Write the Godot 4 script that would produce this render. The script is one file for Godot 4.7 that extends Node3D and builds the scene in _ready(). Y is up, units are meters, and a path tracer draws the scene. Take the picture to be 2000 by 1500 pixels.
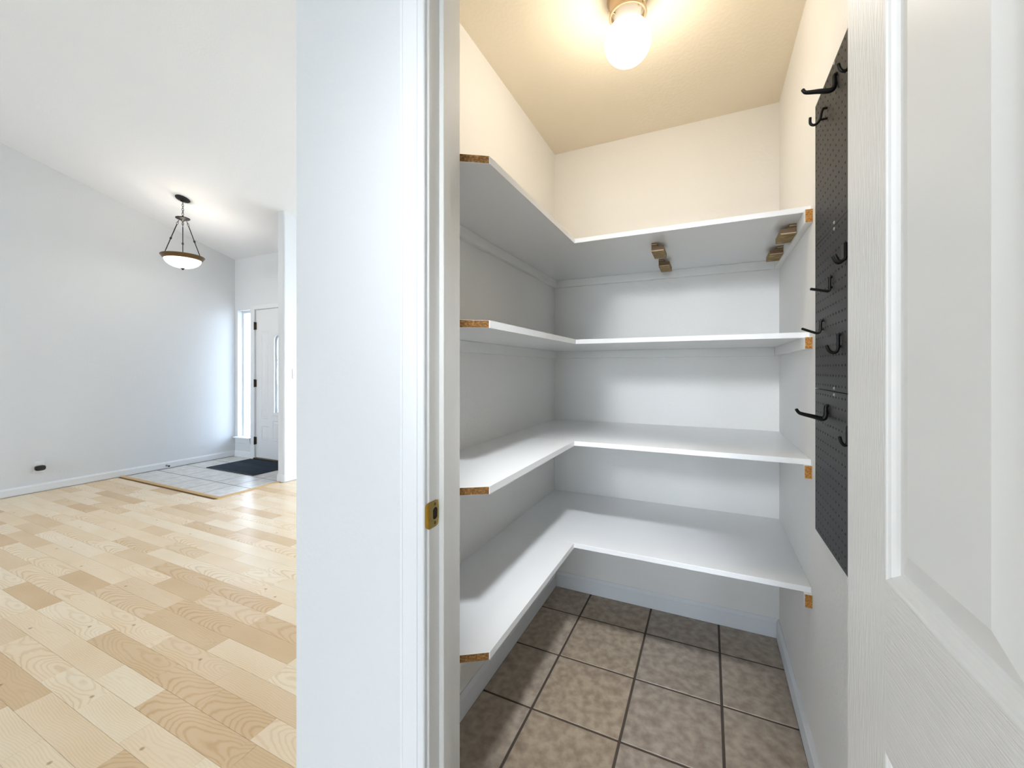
extends Node3D
# World: x to the right along the pantry wall, y up, -z into the pantry. v(x, height, depth) writes a point.

var M := {}
var used := {}

# ---------------------------------------------------------------- helpers
func v(x: float, h: float, d: float) -> Vector3:
	return Vector3(x, h, -d)

func numbered(called: String) -> String:
	var n: int = used.get(called, 0)
	used[called] = n + 1
	return called if n == 0 else "%s_%03d" % [called, n]

func tag(o: Node3D, label: String, category: String, group := "", kind := "") -> void:
	o.set_meta("label", label)
	o.set_meta("category", category)
	if group != "":
		o.set_meta("group", group)
	if kind != "":
		o.set_meta("kind", kind)

func thing(called: String, label: String, category: String, at := Vector3.ZERO, group := "", kind := "") -> Node3D:
	var o := Node3D.new()
	o.name = numbered(called)
	add_child(o)
	o.position = at
	tag(o, label, category, group, kind)
	return o

class Shape:
	var st := SurfaceTool.new()
	var off := Vector3.ZERO
	func _init(o := Vector3.ZERO) -> void:
		off = o
		st.begin(Mesh.PRIMITIVE_TRIANGLES)
	func tri(a: Vector3, b: Vector3, c: Vector3, na: Vector3, nb: Vector3, nc: Vector3, ua := Vector2.ZERO, ub := Vector2.ZERO, uc := Vector2.ZERO) -> void:
		var g := (b - a).cross(c - a)
		if g.length_squared() < 1e-16:
			return
		var flip := g.dot(na + nb + nc) > 0.0
		st.set_normal(na); st.set_uv(ua); st.add_vertex(a - off)
		if flip:
			st.set_normal(nc); st.set_uv(uc); st.add_vertex(c - off)
			st.set_normal(nb); st.set_uv(ub); st.add_vertex(b - off)
		else:
			st.set_normal(nb); st.set_uv(ub); st.add_vertex(b - off)
			st.set_normal(nc); st.set_uv(uc); st.add_vertex(c - off)
	func quad(a: Vector3, b: Vector3, c: Vector3, d: Vector3, hint: Vector3) -> void:
		var n := (b - a).cross(c - a)
		if n.length_squared() < 1e-14:
			n = (c - a).cross(d - a)
		n = n.normalized()
		if n.dot(hint) < 0.0:
			n = -n
		tri(a, b, c, n, n, n)
		tri(a, c, d, n, n, n)
	func quad_uv(a: Vector3, b: Vector3, c: Vector3, d: Vector3, n: Vector3, ua: Vector2, ub: Vector2, uc: Vector2, ud: Vector2) -> void:
		tri(a, b, c, n, n, n, ua, ub, uc)
		tri(a, c, d, n, n, n, ua, uc, ud)
	func quad_n(a: Vector3, b: Vector3, c: Vector3, d: Vector3, na: Vector3, nb: Vector3, nc: Vector3, nd: Vector3) -> void:
		tri(a, b, c, na, nb, nc)
		tri(a, c, d, na, nc, nd)
	func box(p: Vector3, q: Vector3, ch := 0.0) -> void:
		var lo := Vector3(minf(p.x, q.x), minf(p.y, q.y), minf(p.z, q.z))
		var hi := Vector3(maxf(p.x, q.x), maxf(p.y, q.y), maxf(p.z, q.z))
		var c := minf(ch, 0.49 * minf(hi.x - lo.x, minf(hi.y - lo.y, hi.z - lo.z)))
		var mid := (lo + hi) * 0.5
		var half := (hi - lo) * 0.5
		for ax in 3:
			var b := (ax + 1) % 3
			var e := (ax + 2) % 3
			for s in [-1.0, 1.0]:
				var pts := []
				for k in [[-1.0, -1.0], [1.0, -1.0], [1.0, 1.0], [-1.0, 1.0]]:
					var w := Vector3.ZERO
					w[ax] = s * half[ax]
					w[b] = k[0] * (half[b] - c)
					w[e] = k[1] * (half[e] - c)
					pts.append(mid + w)
				var hn := Vector3.ZERO
				hn[ax] = s
				quad(pts[0], pts[1], pts[2], pts[3], hn)
		if c <= 0.0:
			return
		for ax in 3:
			var b := (ax + 1) % 3
			var e := (ax + 2) % 3
			for sb in [-1.0, 1.0]:
				for se in [-1.0, 1.0]:
					var q4 := []
					for k in [[-1.0, 0], [1.0, 0], [1.0, 1], [-1.0, 1]]:
						var w := Vector3.ZERO
						w[ax] = k[0] * (half[ax] - c)
						w[b] = sb * (half[b] - (c if k[1] == 1 else 0.0))
						w[e] = se * (half[e] - (c if k[1] == 0 else 0.0))
						q4.append(mid + w)
					var hn := Vector3.ZERO
					hn[b] = sb
					hn[e] = se
					quad(q4[0], q4[1], q4[2], q4[3], hn)
		for sx in [-1.0, 1.0]:
			for sy in [-1.0, 1.0]:
				for sz in [-1.0, 1.0]:
					var s3 := Vector3(sx, sy, sz)
					var n := s3.normalized()
					var a := mid + s3 * Vector3(half.x, half.y - c, half.z - c)
					var b := mid + s3 * Vector3(half.x - c, half.y, half.z - c)
					var d := mid + s3 * Vector3(half.x - c, half.y - c, half.z)
					tri(a, b, d, n, n, n)
	# a closed outline pushed along a direction, with caps
	func prism(pts: PackedVector3Array, along: Vector3, caps := true) -> void:
		var mid := Vector3.ZERO
		for p in pts:
			mid += p / pts.size()
		var ax := along.normalized()
		var e1 := ax.cross(Vector3.UP)
		if e1.length() < 0.1:
			e1 = ax.cross(Vector3.RIGHT)
		e1 = e1.normalized()
		var e2 := ax.cross(e1)
		var flat := PackedVector2Array()
		for p in pts:
			flat.append(Vector2((p - mid).dot(e1), (p - mid).dot(e2)))
		var ccw := not Geometry2D.is_polygon_clockwise(flat)
		for i in pts.size():
			var a := pts[i]
			var b := pts[(i + 1) % pts.size()]
			var t := flat[(i + 1) % pts.size()] - flat[i]
			var o := Vector2(t.y, -t.x) if ccw else Vector2(-t.y, t.x)
			quad(a, b, b + along, a + along, e1 * o.x + e2 * o.y)
		if caps:
			var ix := Geometry2D.triangulate_polygon(flat)
			for k in range(0, ix.size(), 3):
				tri(pts[ix[k]], pts[ix[k + 1]], pts[ix[k + 2]], -ax, -ax, -ax)
				tri(pts[ix[k]] + along, pts[ix[k + 1]] + along, pts[ix[k + 2]] + along, ax, ax, ax)
	# profile of (radius, height) turned round an axis through c
	func lathe(c: Vector3, prof: PackedVector2Array, n := 32, basis := Basis()) -> void:
		var norms := []
		for i in prof.size():
			var t := prof[mini(i + 1, prof.size() - 1)] - prof[maxi(i - 1, 0)]
			norms.append(Vector2(t.y, -t.x).normalized())
		for i in prof.size() - 1:
			for k in n:
				var a0 := TAU * k / n
				var a1 := TAU * (k + 1) / n
				var r0 := Vector3(cos(a0), 0, sin(a0))
				var r1 := Vector3(cos(a1), 0, sin(a1))
				var p := [r0 * prof[i].x + Vector3.UP * prof[i].y, r1 * prof[i].x + Vector3.UP * prof[i].y, r1 * prof[i + 1].x + Vector3.UP * prof[i + 1].y, r0 * prof[i + 1].x + Vector3.UP * prof[i + 1].y]
				var m := [r0 * norms[i].x + Vector3.UP * norms[i].y, r1 * norms[i].x + Vector3.UP * norms[i].y, r1 * norms[i + 1].x + Vector3.UP * norms[i + 1].y, r0 * norms[i + 1].x + Vector3.UP * norms[i + 1].y]
				quad_n(c + basis * p[0], c + basis * p[1], c + basis * p[2], c + basis * p[3], basis * m[0], basis * m[1], basis * m[2], basis * m[3])
	# a round bar along a path
	func tube(path: PackedVector3Array, radii: PackedFloat32Array, n := 10, closed := false) -> void:
		var count := path.size()
		var rings := []
		var side := Vector3.ZERO
		for i in count:
			var prev := path[(i - 1 + count) % count] if closed or i > 0 else path[i]
			var next := path[(i + 1) % count] if closed or i < count - 1 else path[i]
			var t := (next - prev).normalized()
			if side == Vector3.ZERO:
				side = t.cross(Vector3(0.31, 0.2, 0.93)).normalized()
			side = (side - t * side.dot(t)).normalized()
			var up := t.cross(side)
			var ring := []
			for k in n:
				var a := TAU * k / n
				ring.append(side * cos(a) + up * sin(a))
			rings.append(ring)
		for i in (count if closed else count - 1):
			var j := (i + 1) % count
			var ri := radii[mini(i, radii.size() - 1)]
			var rj := radii[mini(j, radii.size() - 1)]
			for k in n:
				var l := (k + 1) % n
				quad_n(path[i] + rings[i][k] * ri, path[i] + rings[i][l] * ri, path[j] + rings[j][l] * rj, path[j] + rings[j][k] * rj, rings[i][k], rings[i][l], rings[j][l], rings[j][k])
		if not closed:
			for e in [0, count - 1]:
				var t := (path[0] - path[1]).normalized() if e == 0 else (path[count - 1] - path[count - 2]).normalized()
				var r := radii[mini(e, radii.size() - 1)]
				for k in n:
					var l := (k + 1) % n
					tri(path[e] + t * r * 0.5, path[e] + rings[e][k] * r, path[e] + rings[e][l] * r, t, (rings[e][k] + t).normalized(), (rings[e][l] + t).normalized())

func obj(called: String, s: Shape, m: Material, parent: Node = null, at := Vector3.ZERO) -> MeshInstance3D:
	var o := MeshInstance3D.new()
	o.name = called if parent else numbered(called)
	o.mesh = s.st.commit()
	o.material_override = m
	o.position = at
	(parent if parent else self).add_child(o, true)
	return o

func put(called: String, mesh: Mesh, m: Material, parent: Node, at := Vector3.ZERO) -> MeshInstance3D:
	var o := MeshInstance3D.new()
	o.name = called
	o.mesh = mesh
	o.material_override = m
	o.position = at
	parent.add_child(o, true)
	return o

func struct(called: String, s: Shape, m: Material, label: String, category: String) -> MeshInstance3D:
	var o := obj(called, s, m)
	tag(o, label, category, "", "structure")
	return o

func boxes(list: Array, ch := 0.0, off := Vector3.ZERO) -> Shape:
	var s := Shape.new(off)
	for b in list:
		s.box(b[0], b[1], ch)
	return s

# ---------------------------------------------------------------- materials
func rgb(r: float, g: float, b: float) -> Color:
	return Color(r / 255.0, g / 255.0, b / 255.0)

func plain(c: Color, rough: float, metal := 0.0, spec := 0.5) -> StandardMaterial3D:
	var m := StandardMaterial3D.new()
	m.albedo_color = c
	m.roughness = rough
	m.metallic = metal
	m.metallic_specular = spec
	return m

func noise_image(sd: int, freq: float, octaves := 3, size := 256, kind := FastNoiseLite.TYPE_SIMPLEX_SMOOTH) -> Image:
	var n := FastNoiseLite.new()
	n.seed = sd
	n.noise_type = kind
	n.frequency = freq
	n.fractal_octaves = octaves
	return n.get_seamless_image(size, size)

func ramp_texture(im: Image, stops: Array) -> ImageTexture:
	var gr := Gradient.new()
	gr.offsets = PackedFloat32Array(stops.map(func(x): return x[0]))
	gr.colors = PackedColorArray(stops.map(func(x): return x[1]))
	var lut := []
	for i in 256:
		lut.append(gr.sample(i / 255.0))
	im.convert(Image.FORMAT_L8)
	var out := Image.create(im.get_width(), im.get_height(), false, Image.FORMAT_RGB8)
	var data := im.get_data()
	for y in im.get_height():
		for x in im.get_width():
			out.set_pixel(x, y, lut[data[y * im.get_width() + x]])
	return ImageTexture.create_from_image(out)

func relief(m: StandardMaterial3D, t: Texture2D, scale: float, uv: Vector3, in_world := true) -> void:
	m.heightmap_enabled = true
	m.heightmap_texture = t
	m.heightmap_scale = scale
	m.uv1_triplanar = true
	m.uv1_world_triplanar = in_world
	m.uv1_scale = uv

# wood strips for the laminate: six strips above one another, each with its own grain
func laminate_image() -> Image:
	var w := 640
	var each := 96
	var im := Image.create(w, each * 6, false, Image.FORMAT_RGB8)
	var warp := FastNoiseLite.new()
	warp.seed = 5
	warp.noise_type = FastNoiseLite.TYPE_SIMPLEX_SMOOTH
	warp.frequency = 1.0
	warp.fractal_octaves = 2
	var fine := FastNoiseLite.new()
	fine.seed = 9
	fine.noise_type = FastNoiseLite.TYPE_SIMPLEX
	fine.frequency = 1.0
	fine.fractal_octaves = 2
	var hi := rgb(246, 230, 204)
	var mid := rgb(233, 206, 168)
	var low := rgb(202, 160, 110)
	var rng := RandomNumberGenerator.new()
	rng.seed = 31
	for s in 6:
		# each strip is a cut through a log: b0 where its heart lies, slope how fast the rings close into arches
		var b0 := [0.5, 0.42, 1.6, 0.6, -0.7, 0.35][s] as float
		var slope := [0.15, 0.75, 0.12, 1.3, 0.1, 0.5][s] as float
		var freq := [11.0, 11.0, 13.0, 10.0, 15.0, 12.0][s] as float
		var deep := [0.3, 0.55, 0.35, 0.7, 0.3, 0.5][s] as float
		var knots := []
		for k in [1, 0, 1, 0, 0, 1][s]:
			knots.append(Vector2(rng.randf_range(0.1, 0.9), rng.randf_range(0.25, 0.75)))
		for y in each:
			var b := float(y) / each
			for x in w:
				var a := float(x) / w
				var wob := warp.get_noise_2d(a * 1.6 + s * 17.0, b * 0.5 + s * 3.0)
				var far := slope * (1.05 - a) + 0.22 * wob
				var off := b - b0 + 0.12 * warp.get_noise_2d(a * 3.0 + 9.0, s * 5.0)
				var r := sqrt(off * off + far * far * 1.6) + 0.012 * warp.get_noise_2d(a * 12.0, b * 5.0 + s * 9.0)
				for k in knots:
					var away: Vector2 = (Vector2(a, b) - k) * Vector2(4.0, 1.0)
					r += 0.10 * exp(-away.length_squared() * 9.0)
				var line := pow(0.5 + 0.5 * sin(TAU * r * freq), 4.0)
				var streak := fine.get_noise_2d(a * 10.0, b * 60.0 + s * 40.0) * 0.5 + 0.5
				var cloud := warp.get_noise_2d(a * 1.4 + 50.0 + s * 8.0, b * 0.5) * 0.5 + 0.5
				var t := clampf(0.25 * streak + 0.5 * cloud, 0.0, 1.0)
				var c := hi.lerp(mid, t)
				c = c.lerp(low, line * deep * (0.2 + 0.55 * cloud))
				for k in knots:
					var q: float = ((Vector2(a, b) - k) * Vector2(7.0, 1.0)).length()
					if q < 0.1:
						c = c.lerp(rgb(160, 124, 88), clampf(1.0 - q / 0.085, 0.0, 0.6))
				im.set_pixel(x, s * each + y, c)
	return im

func make_materials() -> void:
	var peel := ImageTexture.create_from_image(noise_image(3, 0.035, 3, 256))
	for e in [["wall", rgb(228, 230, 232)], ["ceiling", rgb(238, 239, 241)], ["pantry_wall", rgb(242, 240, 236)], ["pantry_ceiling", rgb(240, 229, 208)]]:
		var m := plain(e[1], 0.62)
		relief(m, peel, 0.05, Vector3(5, 5, 5))
		M[e[0]] = m
	M.trim = plain(rgb(236, 238, 240), 0.5, 0.0, 0.35)
	M.jamb = plain(rgb(234, 233, 230), 0.5, 0.0, 0.35)
	M.shelf = plain(rgb(244, 244, 244), 0.28)
	M.cleat = plain(rgb(240, 239, 235), 0.45)
	# raw chipboard
	var chip := StandardMaterial3D.new()
	chip.albedo_texture = ramp_texture(noise_image(11, 0.09, 4, 256, FastNoiseLite.TYPE_CELLULAR), [[0.0, rgb(58, 36, 15)], [0.35, rgb(112, 76, 34)], [0.6, rgb(144, 104, 54)], [1.0, rgb(196, 158, 100)]])
	chip.uv1_triplanar = true
	chip.uv1_world_triplanar = true
	chip.uv1_scale = Vector3(9, 9, 9)
	chip.roughness = 0.85
	M.chip = chip
	var saw: StandardMaterial3D = chip.duplicate()
	saw.albedo_texture = ramp_texture(noise_image(12, 0.06, 4, 256), [[0.2, rgb(146, 96, 40)], [0.5, rgb(178, 124, 58)], [0.85, rgb(200, 150, 84)]])
	M.saw = saw
	# plywood of the little rails
	var ply := StandardMaterial3D.new()
	ply.albedo_texture = ramp_texture(noise_image(14, 0.03, 3, 256), [[0.2, rgb(118, 96, 60)], [0.5, rgb(156, 130, 84)], [0.8, rgb(184, 158, 108)]])
	ply.uv1_triplanar = true
	ply.uv1_scale = Vector3(3, 30, 14)
	ply.roughness = 0.75
	M.ply = ply
	M.ply_end = plain(rgb(120, 96, 74), 0.85)
	M.ply_glue = plain(rgb(222, 200, 168), 0.8)
	# tiles
	var tile_im := ramp_texture(noise_image(21, 0.018, 6, 512), [[0.12, rgb(156, 140, 124)], [0.4, rgb(170, 155, 139)], [0.6, rgb(180, 166, 149)], [0.88, rgb(194, 180, 163)]])
	var tile_bump := ImageTexture.create_from_image(noise_image(22, 0.03, 4, 256))
	for k in 3:
		var m := StandardMaterial3D.new()
		m.albedo_texture = tile_im
		m.albedo_color = [Color(1, 1, 1), Color(0.95, 0.95, 0.96), Color(0.98, 0.96, 0.93)][k]
		m.roughness = 0.42
		relief(m, tile_bump, 0.012, Vector3(2.1, 2.1, 2.1))
		m.uv1_offset = Vector3(0.31 * k, 0.0, 0.17 * k)
		M["tile_%d" % k] = m
	var ft := StandardMaterial3D.new()
	ft.albedo_texture = ramp_texture(noise_image(23, 0.02, 4, 256), [[0.2, rgb(206, 202, 196)], [0.8, rgb(226, 222, 215)]])
	ft.uv1_triplanar = true
	ft.uv1_world_triplanar = true
	ft.uv1_scale = Vector3(2, 2, 2)
	ft.roughness = 0.3
	M.foyer_tile = ft
	M.grout = plain(rgb(84, 74, 66), 0.9)
	M.foyer_grout = plain(rgb(72, 69, 68), 0.9)
	# laminate
	var lam := ImageTexture.create_from_image(laminate_image())
	for k in 4:
		var m := StandardMaterial3D.new()
		m.albedo_texture = lam
		m.albedo_color = [Color(1, 0.99, 0.97), Color(0.95, 0.90, 0.84), Color(0.99, 0.96, 0.92), Color(0.91, 0.84, 0.75)][k]
		m.roughness = 0.27
		M["lam_%d" % k] = m
	M.lam_base = plain(rgb(150, 120, 86), 0.7)
	M.oak = plain(rgb(205, 166, 112), 0.4)
	# pantry door: moulded grain
	var grain := ImageTexture.create_from_image(noise_image(41, 0.05, 3, 256, FastNoiseLite.TYPE_SIMPLEX))
	for e in [["door_up", Vector3(60, 1.2, 22)], ["door_across", Vector3(60, 26, 1.2)]]:
		var m := plain(rgb(243, 241, 237), 0.38)
		relief(m, grain, 0.05, e[1], false)
		M[e[0]] = m
	M.door = plain(rgb(244, 243, 240), 0.36)
	M.front_door = plain(rgb(240, 240, 240), 0.45)
	M.peg = plain(rgb(50, 48, 48), 0.5, 0.0, 0.4)
	M.peg_shade = plain(rgb(14, 14, 14), 0.9)  # colour of the shade behind the peg holes
	M.hook = plain(rgb(11, 10, 11), 0.36, 0.0, 0.4)
	M.screw = plain(rgb(190, 188, 186), 0.3, 0.9)
	M.brass = plain(rgb(170, 146, 88), 0.34, 0.9)
	M.brass_lip = plain(rgb(186, 146, 58), 0.3, 0.9)
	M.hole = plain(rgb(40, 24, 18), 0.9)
	M.screw_brass = plain(rgb(120, 96, 44), 0.4, 0.9)
	M.nickel = plain(rgb(196, 172, 140), 0.28, 0.85)
	M.socket = plain(rgb(238, 236, 230), 0.4)
	var globe := plain(rgb(255, 250, 240), 0.3)
	globe.emission_enabled = true
	globe.emission = Color(1.0, 0.97, 0.92)
	globe.emission_energy_multiplier = 2.2
	M.globe = globe
	M.bronze = plain(rgb(34, 28, 28), 0.45, 0.2)
	M.bronze_rim = plain(rgb(112, 88, 58), 0.36, 0.7)
	var bowl := plain(rgb(250, 246, 238), 0.35)
	bowl.emission_enabled = true
	bowl.emission = Color(1.0, 0.96, 0.9)
	bowl.emission_energy_multiplier = 1.25
	M.bowl = bowl
	var panel := plain(rgb(250, 250, 248), 0.5)
	panel.emission_enabled = true
	panel.emission = Color(1.0, 0.98, 0.95)
	panel.emission_energy_multiplier = 1.5
	M.panel = panel  # glowing lens of the unseen ceiling spotlights
	M.plastic = plain(rgb(236, 236, 234), 0.4)
	M.black = plain(rgb(14, 15, 20), 0.35)
	M.rubber = plain(rgb(24, 24, 26), 0.6)
	M.steel = plain(rgb(150, 150, 156), 0.35, 0.8)
	M.mat = plain(rgb(34, 44, 56), 0.9)
	M.mat_rib = plain(rgb(52, 64, 78), 0.9)
	M.hinge = plain(rgb(70, 58, 40), 0.4, 0.7)
	M.came = plain(rgb(196, 198, 204), 0.5, 0.2)
	var glass := plain(Color(1, 1, 1, 0.06), 0.02)
	glass.transparency = BaseMaterial3D.TRANSPARENCY_ALPHA
	M.glass = glass
	M.lawn = plain(rgb(176, 178, 172), 0.95)

# ---------------------------------------------------------------- measures
const XL := -0.793      # pantry left wall
const XR := 0.292       # pantry right wall
const DB := 2.2385      # pantry back wall
const DI := 0.838       # inside of the doorway wall
const DF := 0.717       # room side of the doorway wall
const HP := 2.452       # pantry ceiling
const XJ := -0.535      # left jamb
const XK := 0.2126      # right jamb
const HJ := 2.122       # head jamb
const XW := -6.06       # dining room's left wall
const DW := 3.615       # foyer front wall
const DK := -6.4       # wall behind the photographer
const RIDGE := -2.4
func vault(d: float) -> float:
	return 3.787 - 0.28 * (d if d > RIDGE else 2.0 * RIDGE - d)

func area(at: Vector3, size: Vector2, energy: float, col: Color, turn: Vector3) -> void:
	var l := AreaLight3D.new()
	l.name = numbered("unseen_daylight")
	l.area_size = size
	l.area_normalize_energy = true
	l.light_energy = energy
	l.light_color = col
	l.area_range = 14.0
	l.shadow_enabled = true
	l.position = at
	l.rotation_degrees = turn
	add_child(l)

func _ready() -> void:
	# camera
	var cam := Camera3D.new()
	cam.name = "camera"
	cam.projection = Camera3D.PROJECTION_FRUSTUM
	cam.near = 0.05
	cam.far = 100.0
	cam.size = 0.05 * 1500.0 / 808.8
	cam.frustum_offset = Vector2(0.0, 0.05 * (720.7 - 750.0) / 808.8)
	cam.position = Vector3(0, 1.23, 0)
	cam.rotation_degrees = Vector3(0, 25.4, 0)
	add_child(cam)
	cam.current = true
	# sky and exposure
	var env := Environment.new()
	env.background_mode = Environment.BG_SKY
	var sky := Sky.new()
	var sm := ProceduralSkyMaterial.new()
	sm.sky_top_color = Color(0.80, 0.89, 1.0)
	sm.sky_horizon_color = Color(0.89, 0.945, 1.0)
	sm.ground_horizon_color = Color(0.88, 0.92, 0.96)
	sm.ground_bottom_color = Color(0.7, 0.71, 0.7)
	sm.sky_energy_multiplier = 1.0
	sky.sky_material = sm
	env.sky = sky
	env.background_energy_multiplier = 11.5
	env.tonemap_mode = Environment.TONE_MAPPER_LINEAR
	env.tonemap_exposure = 1.08
	env.sdfgi_enabled = true
	env.ssao_enabled = true
	env.ssil_enabled = true
	var we := WorldEnvironment.new()
	we.name = "world_environment"
	we.environment = env
	add_child(we)
	# area lights for daylight at unseen windows: glazed door, dining window, living room window
	area(v(0.2, 1.1, DK - 0.13), Vector2(1.5, 2.1), 6.5, Color(0.89, 0.95, 1.0), Vector3(0, 0, 0))
	area(v(-4.5, 1.5, DK - 0.13), Vector2(2.2, 1.4), 14.5, Color(0.90, 0.95, 1.0), Vector3(0, 0, 0))
	area(v(-2.1, 1.2, 5.23), Vector2(1.9, 1.7), 5.0, Color(0.90, 0.95, 1.0), Vector3(0, 180, 0))

	make_materials()
	build_shell()
	build_floors()
	build_doorway()
	build_pantry_door()
	build_foyer()
	build_shelves()
	build_pegboards()
	build_globe_lamp()
	build_pendant()
	build_unseen_spot(v(0.06, 2.5, 0.15), v(-0.36, 0.62, 1.36), 4.1, 17.0, 0.07, "unseen small ceiling spotlight near the pantry doorway, placed to light the lower shelves")
	build_unseen_spot(v(-0.45, 2.5, -2.0), v(-0.05, 1.25, 2.24), 7.6, 12.5, 0.3, "unseen wide ceiling spotlight farther back, placed to light the back pantry wall")
	build_small_things()

# ---------------------------------------------------------------- shell
func build_shell() -> void:
	# left wall of the dining room, its top following the vault
	var s := Shape.new()
	s.prism(PackedVector3Array([v(XW, -0.06, DK), v(XW, -0.06, DW + 0.12), v(XW, vault(DW + 0.12) + 0.1, DW + 0.12), v(XW, vault(RIDGE) + 0.1, RIDGE), v(XW, vault(DK) + 0.1, DK)]), Vector3(-0.14, 0, 0))
	struct("wall_left", s, M.wall, "long white dining room wall below the sloping ceiling, left of the hanging lamp", "wall")
	# foyer front wall with openings for the sidelight and the door
	var top := vault(DW) + 0.02
	s = boxes([
		[v(XW, -0.06, DW), v(-5.996, top, DW + 0.12)],
		[v(-5.996, -0.06, DW), v(-5.70, 0.262, DW + 0.12)],
		[v(-5.996, 2.05, DW), v(-5.70, top, DW + 0.12)],
		[v(-5.70, 2.08, DW), v(-4.62, top, DW + 0.12)],
		[v(-4.62, -0.06, DW), v(-4.20, top, DW + 0.12)]])
	struct("wall_front", s, M.wall, "white foyer wall around the white front door and sidelight", "wall")
	# wall end between foyer and living room, rounded corner
	var outline := PackedVector3Array()
	for k in 7:
		var a := PI * 0.5 * k / 6.0
		outline.append(v(-4.175 + 0.02 * cos(a), 0, 3.01 - 0.02 * sin(a)))
	for k in 7:
		var a := PI * 0.5 * k / 6.0
		outline.append(v(-4.24 - 0.02 * sin(a), 0, 3.01 - 0.02 * cos(a)))
	outline.append(v(-4.26, 0, 5.1))
	outline.append(v(-4.155, 0, 5.1))
	s = Shape.new()
	s.prism(outline, Vector3(0, 3.0, 0))
	struct("wall_middle", s, M.wall, "narrow white wall end with a rounded corner right of the front door", "wall")
	# unseen living room wall, its window placed to light the vaulted ceiling
	s = boxes([
		[v(-4.26, -0.06, 5.1), v(-3.1, 2.6, 5.22)],
		[v(-1.1, -0.06, 5.1), v(-0.79, 2.6, 5.22)],
		[v(-3.1, -0.06, 5.1), v(-1.1, 0.3, 5.22)],
		[v(-3.1, 2.1, 5.1), v(-1.1, 2.6, 5.22)]])
	struct("unseen_wall_living", s, M.wall, "unseen white wall round the corner behind the pantry, holding the unseen living room window", "wall")
	window("window_2", Vector2(-3.1, -1.1), Vector2(0.3, 2.1), 5.1, 0.12, 2, "unseen wide window behind the pantry, placed to light the vaulted ceiling")
	# back wall out of view, with unseen glazed door and window lighting the rooms
	var bt := vault(DK) + 0.1
	s = boxes([
		[v(XW - 0.14, -0.06, DK - 0.12), v(-5.6, bt, DK)],
		[v(-5.6, -0.06, DK - 0.12), v(-3.4, 0.8, DK)],
		[v(-5.6, 2.2, DK - 0.12), v(-3.4, bt, DK)],
		[v(-3.4, -0.06, DK - 0.12), v(-0.6, bt, DK)],
		[v(-0.6, 2.2, DK - 0.12), v(1.0, bt, DK)],
		[v(1.0, -0.06, DK - 0.12), v(3.12, bt, DK)]])
	struct("wall_back", s, M.wall, "unseen white wall behind the camera, holding the unseen window and patio door", "wall")
	window("window_3", Vector2(-5.6, -3.4), Vector2(0.8, 2.2), DK - 0.12, 0.12, 2, "unseen window behind the camera, placed to light the dining room")
	window("window_4", Vector2(-0.6, 1.0), Vector2(0.0, 2.2), DK - 0.12, 0.12, 2, "unseen glazed patio door behind the camera, placed to light the pantry")
	struct("unseen_partition", boxes([[v(-0.72, -0.06, DK), v(-0.60, 3.0, -2.5)]]), M.wall, "unseen white partition behind the camera, placed to shade the doorway wall", "wall")  # unseen wall, keeps part of the patio daylight off the doorway wall
	struct("unseen_ceiling", boxes([[v(-0.60, 2.5, DK), v(3.0, 2.6, DF)]]), M.ceiling, "unseen flat white ceiling, placed to carry the unseen spotlights", "ceiling")  # unseen slab that carries the spotlights out of view
	# right wall of the kitchen, beyond the open door
	s = Shape.new()
	s.prism(PackedVector3Array([v(3.0, -0.06, DK), v(3.0, -0.06, DF), v(3.0, vault(DF) + 0.1, DF), v(3.0, vault(RIDGE) + 0.1, RIDGE), v(3.0, vault(DK) + 0.1, DK)]), Vector3(0.12, 0, 0))
	struct("wall_right", s, M.wall, "white kitchen wall far to the right behind the open door", "wall")
	# doorway wall
	var ft := vault(DI) + 0.02
	s = Shape.new()
	var o2 := PackedVector3Array()
	for k in 6:
		var a := PI * 0.5 * k / 5.0
		o2.append(v(-0.944 - 0.012 * sin(a), 0, DF + 0.012 - 0.012 * cos(a)))
	o2.append(v(-0.956, 0, DI))
	o2.append(v(XJ - 0.019, 0, DI))
	o2.append(v(XJ - 0.019, 0, DF))
	s.prism(PackedVector3Array(Array(o2).map(func(p): return p + Vector3(0, -0.06, 0))), Vector3(0, ft + 0.06, 0))
	s.box(v(XJ - 0.019, HJ + 0.019, DF), v(XK + 0.019, ft, DI))
	s.box(v(XK + 0.019, -0.06, DF), v(3.0, ft, DI))
	struct("wall_doorway", s, M.wall, "smooth white wall around the pantry doorway, between dining room and pantry", "wall")
	# pantry walls
	struct("wall_pantry_left", boxes([[v(-0.956, -0.06, DI), v(XL, 3.6, 5.2)]]), M.pantry_wall, "left pantry wall behind the long arms of the white shelves", "wall")
	struct("wall_pantry_back", boxes([[v(XL, -0.06, DB), v(0.42, HP, DB + 0.12)]]), M.pantry_wall, "back pantry wall behind the white shelves", "wall")
	struct("wall_pantry_right", boxes([[v(XR, -0.06, DI), v(0.42, HP, DB)]]), M.pantry_wall, "right pantry wall that carries the black pegboards", "wall")
	struct("ceiling_pantry", boxes([[v(XL, HP, DI), v(0.42, HP + 0.1, DB + 0.12)]]), M.pantry_ceiling, "low flat pantry ceiling around the globe lamp", "ceiling")
	# vaulted ceiling
	s = Shape.new()
	for seg in [[RIDGE, 5.22], [DK - 0.12, RIDGE]]:
		s.prism(PackedVector3Array([v(XW - 0.14, vault(seg[0]), seg[0]), v(XW - 0.14, vault(seg[1]), seg[1]), v(XW - 0.14, vault(seg[1]) + 0.15, seg[1]), v(XW - 0.14, vault(seg[0]) + 0.15, seg[0])]), Vector3(9.3, 0, 0))
	struct("ceiling", s, M.ceiling, "smooth white vaulted ceiling above the dining room and foyer", "ceiling")
	# baseboards
	s = Shape.new()
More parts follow.
